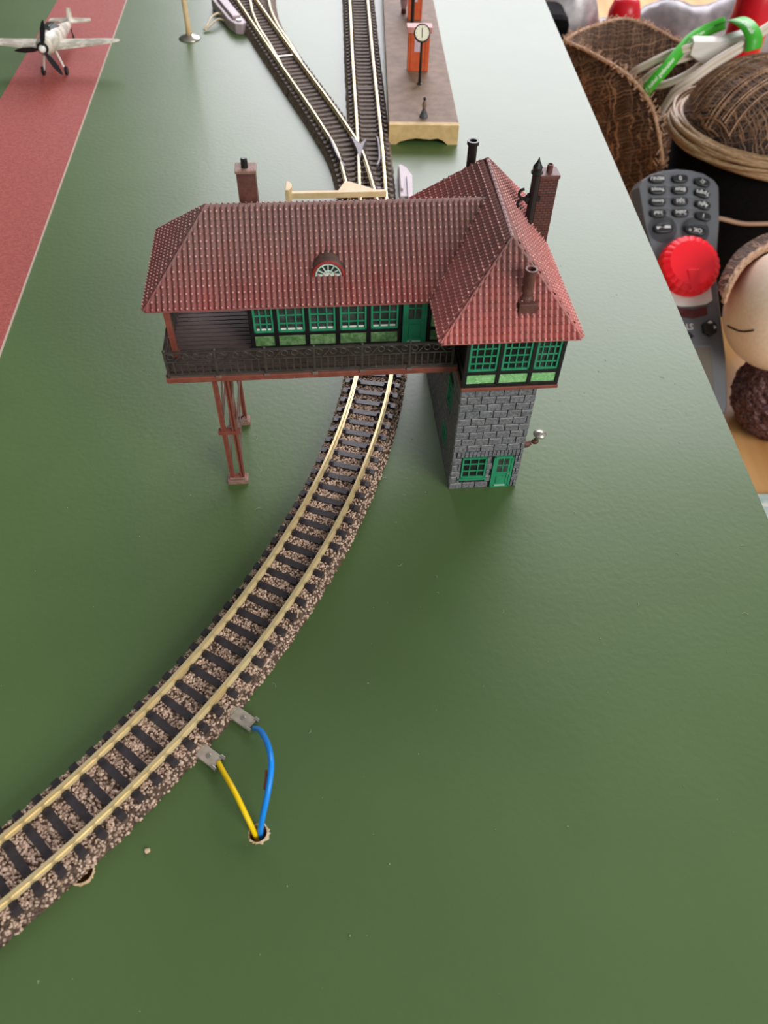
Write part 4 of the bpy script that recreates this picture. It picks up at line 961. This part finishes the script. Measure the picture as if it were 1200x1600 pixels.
# cables, plug, ribbon
yc=thing('splitter_cable','white twin splitter cable with flat plug block lying on the woven bag','cable',(25.5,61.2,-8.2))
def rel(pts,o_=(25.5,61.2,-8.2)): return [Vector(p)-Vector(o_) for p in pts]
def twin(pts,r,name,lab=None):
    P_=spline(rel(pts),8); a=MB(); 
    for s_ in (-1,1): a.tube([p+Vector((0,.3*s_*r,.9*s_*r)) for p in P_],r,8)
    return a.build(name,M['cable'],yc,lab,smooth=True)
twin([(24.5,61.2,-7.2),(22.9,61.5,-7.8),(21.5,61.5,-8.5),(20.6,62.2,-9.5),(21.1,64.0,-11.2)],.15,'cable_branch')
twin([(24.6,61.5,-7.9),(23.1,61.6,-8.5),(21.9,61.6,-9.2),(21.3,62.4,-10.4)],.13,'cable_branch')
twin([(34.5,62.8,-4.4),(31.4,61.8,-5.2),(29.2,61.1,-5.9),(27.3,60.1,-6.8),(25.5,59.7,-7.8),(24.1,59.4,-8.8),(23.3,59.8,-9.8),(23.0,60.4,-11.4)],.20,'cable_main')
twin([(26.2,61.4,-8.0),(25.2,61.4,-8.6),(24.3,61.4,-9.3),(23.0,61.4,-9.9),(22.0,62.6,-10.6)],.14,'cable_branch')
m=MB(); m.prism(rel([(24.1,61.0,-7.75),(25.6,61.0,-8.55),(26.4,60.9,-8.3),(28.0,61.2,-7.2),(28.1,61.4,-6.4),(26.2,61.3,-6.95),(24.1,61.0,-6.85)]),(0.05,.75,.15)); m.build('plug_block',M['plug'],yc,'white flat plug block',bevel=.06)
m=MB(); 
for i in range(5): m.bar(*rel([(26.9+i*.14,61.1,-7.55+i*.06),(26.9+i*.14,61.1,-7.0+i*.05)]),.04,.1)
m.build('plug_rib',M['cable'],yc)
vs_,fs_=glyphs('C  E',.42); m=MB(); 
m.add([Vector((29.9,60.75,-5.65))-Vector((25.5,61.2,-8.2))+Vector((a*.95,a*.12-.0,a*.35+b)) for a,b,_ in vs_],fs_); m.build('printed_mark',mat('print_grey','77716a',rough=.6),yc,fix=False)
rb=thing('ribbon_tag','bright green ribbon label with white writing looped over the white cable','ribbon',(24.3,62.2,-7.1))
def ribbon(pts,wdir,w,texts):
    P_=spline(rel(pts,(24.3,62.2,-7.1)),8); m=MB(); vs=[];fs=[]; nn=[]
    W_=[Vector(wdir).normalized() if not isinstance(wdir,list) else (Vector(wdir[0]).lerp(Vector(wdir[1]),i/(len(P_)-1))).normalized() for i in range(len(P_))]
    for p,wd in zip(P_,W_): vs+=[p-wd*w/2,p+wd*w/2]
    for i in range(len(P_)-1): fs.append((2*i,2*i+1,2*i+3,2*i+2))
    o=m.add(vs,fs).build('ribbon_band',M['ribbon'],rb,smooth=True); sd=o.modifiers.new('s','SOLIDIFY'); sd.thickness=.03*S; sd.offset=0
    L=[0]; 
    for a,b in zip(P_,P_[1:]): L.append(L[-1]+(b-a).length)
    tm=MB(); view=Vector((0,-.75,.6))
    for txt,pos,size in texts:
        g_v,g_f=glyphs(txt,size); out=[]
        for a,b,_ in g_v:
            s_=max(0,min(L[-1]-1e-4,pos*L[-1]+a)); i=max(j for j in range(len(L)-1) if L[j]<=s_); t_=(s_-L[i])/(L[i+1]-L[i])
            p=P_[i].lerp(P_[i+1],t_); wd=W_[i]; d=(P_[i+1]-P_[i]).normalized(); nrm=d.cross(wd).normalized(); nrm = nrm if nrm.dot(view)>0 else -nrm
            out.append(p+wd*b+nrm*.03)
        tm.add(out,g_f)
    tm.build('ribbon_lettering',M['ribbon_print'],o,'white printed lettering',fix=False)
ribbon([(21.0,60.6,-11.2),(21.35,59.9,-9.5),(22.2,60.0,-8.3),(23.2,61.0,-7.6),(24.3,62.2,-7.1),(25.6,63.1,-6.8),(26.9,63.3,-6.35)],[(-.75,.25,.6),(-.35,.3,.9)],.85,[('Y kabel gebruiken',.30,.40),('voor Smart aan',.72,.36)])
ribbon([(26.7,63.3,-6.35),(27.1,62.2,-5.75),(27.5,60.9,-5.7),(27.9,60.0,-6.2),(28.0,59.7,-6.9)],(1,.1,.25),1.15,[('Dekab',.62,.5)])
# bag of red capped things
bg=thing('plastic_bag','crumpled translucent grey plastic bag at the top edge of the desk','bag',(31.5,85.5,DZ))
m=MB(); nx,ny=34,14; vs=[];fs=[]; r5=random.Random(5)
for i in range(nx):
    for j in range(ny):
        x=-10+20*i/(nx-1); a=PI*j/(ny-1); w=1+.025*math.sin(i*.35+j*.5)
        vs.append((x+r5.uniform(-.2,.2),-math.cos(a)*4.2*w+.08*x,max(.05,(13.6+.14*x)*abs(math.sin(a))**.8*w*(.97+.02*math.sin(i*.55))+r5.uniform(-.12,.12))))
for i in range(nx-1):
    for j in range(ny-1): fs.append((i*ny+j,(i+1)*ny+j,(i+1)*ny+j+1,i*ny+j+1))
m.add(vs,fs).build('bag_film',M['bag'],bg,smooth=True)
t=thing('red_cap','glossy red rounded plastic cap standing beside the grey plastic bag','cap',(24.6,80.7,DZ))  # a red cap, built as a tall rounded cylinder
MB().lathe([(1.5,0),(1.5,13.0),(1.45,14.0),(1.15,14.8),(.5,15.2)],seg=28).build('cap_shell',M['redlid'],t,smooth=True)
t=thing('red_cup','bright red plastic cup behind the cable at the top right','cup',(34.2,75.4,DZ))
MB().lathe([(1.6,0),(1.7,15.5),(1.65,17.6),(1.5,17.8)],seg=32).build('cup_wall',M['redlid'],t,smooth=True)
t=thing('dark_case','black rounded case with silver rim beside the far board edge','case',(17.6,80.5,DZ))
MB().box(-3.4,1.6,-2.5,2.5,0,14.2).build('case_body',M['black_cloth'],t,bevel=.8)
MB().ball((2.6,3.4,7.8),(3.6,2.4,8.3),24,16).build('silver_shell',mat('silver_film','a9a6a8','d8d6d8',sc=1,rough=.25,spec=.8),t,'silvery rounded shell',smooth=True)

# ------------------------------------------------------------------ light
def area(name, loc, target, sx, sy, power, color=(1,1,1)):
    l=bpy.data.lights.new(name,'AREA'); l.shape='RECTANGLE'; l.size=sx; l.size_y=sy; l.energy=power; l.color=color
    o=bpy.data.objects.new(name,l); C.objects.link(o); o.location=loc; d=Vector(target)-Vector(loc); o.rotation_euler=d.to_track_quat('-Z','Y').to_euler(); return o
area('window_light',(.50,2.2,1.08),(0,.25,0),2.1,1.3,68,(1,.965,1.05))
area('side_window_light',(1.5,-1.5,1.2),(0,.2,0),1.1,1.1,42,(1,.97,.93))
w=bpy.data.worlds.new('room'); bpy.context.scene.world=w; w.use_nodes=True; nt=w.node_tree; N=nt.nodes; L=nt.links
tc=N.new('ShaderNodeTexCoord'); dp=N.new('ShaderNodeVectorMath'); dp.operation='DOT_PRODUCT'; L.new(tc.outputs['Generated'],dp.inputs[0]); dp.inputs[1].default_value=(.74,-.60,.30)
mr=N.new('ShaderNodeMapRange'); mr.inputs['From Min'].default_value=-.6; mr.inputs['From Max'].default_value=1; mr.inputs['To Min'].default_value=.05; mr.inputs['To Max'].default_value=.66
L.new(dp.outputs['Value'],mr.inputs['Value']); L.new(mr.outputs[0],N['Background'].inputs[1]); N['Background'].inputs[0].default_value=(.96,.98,1,1)
sc=bpy.context.scene; sc.view_settings.view_transform='Standard'; sc.view_settings.look='None'; sc.view_settings.gamma=1; sc.view_settings.exposure=0; sc.view_settings.use_curve_mapping=False
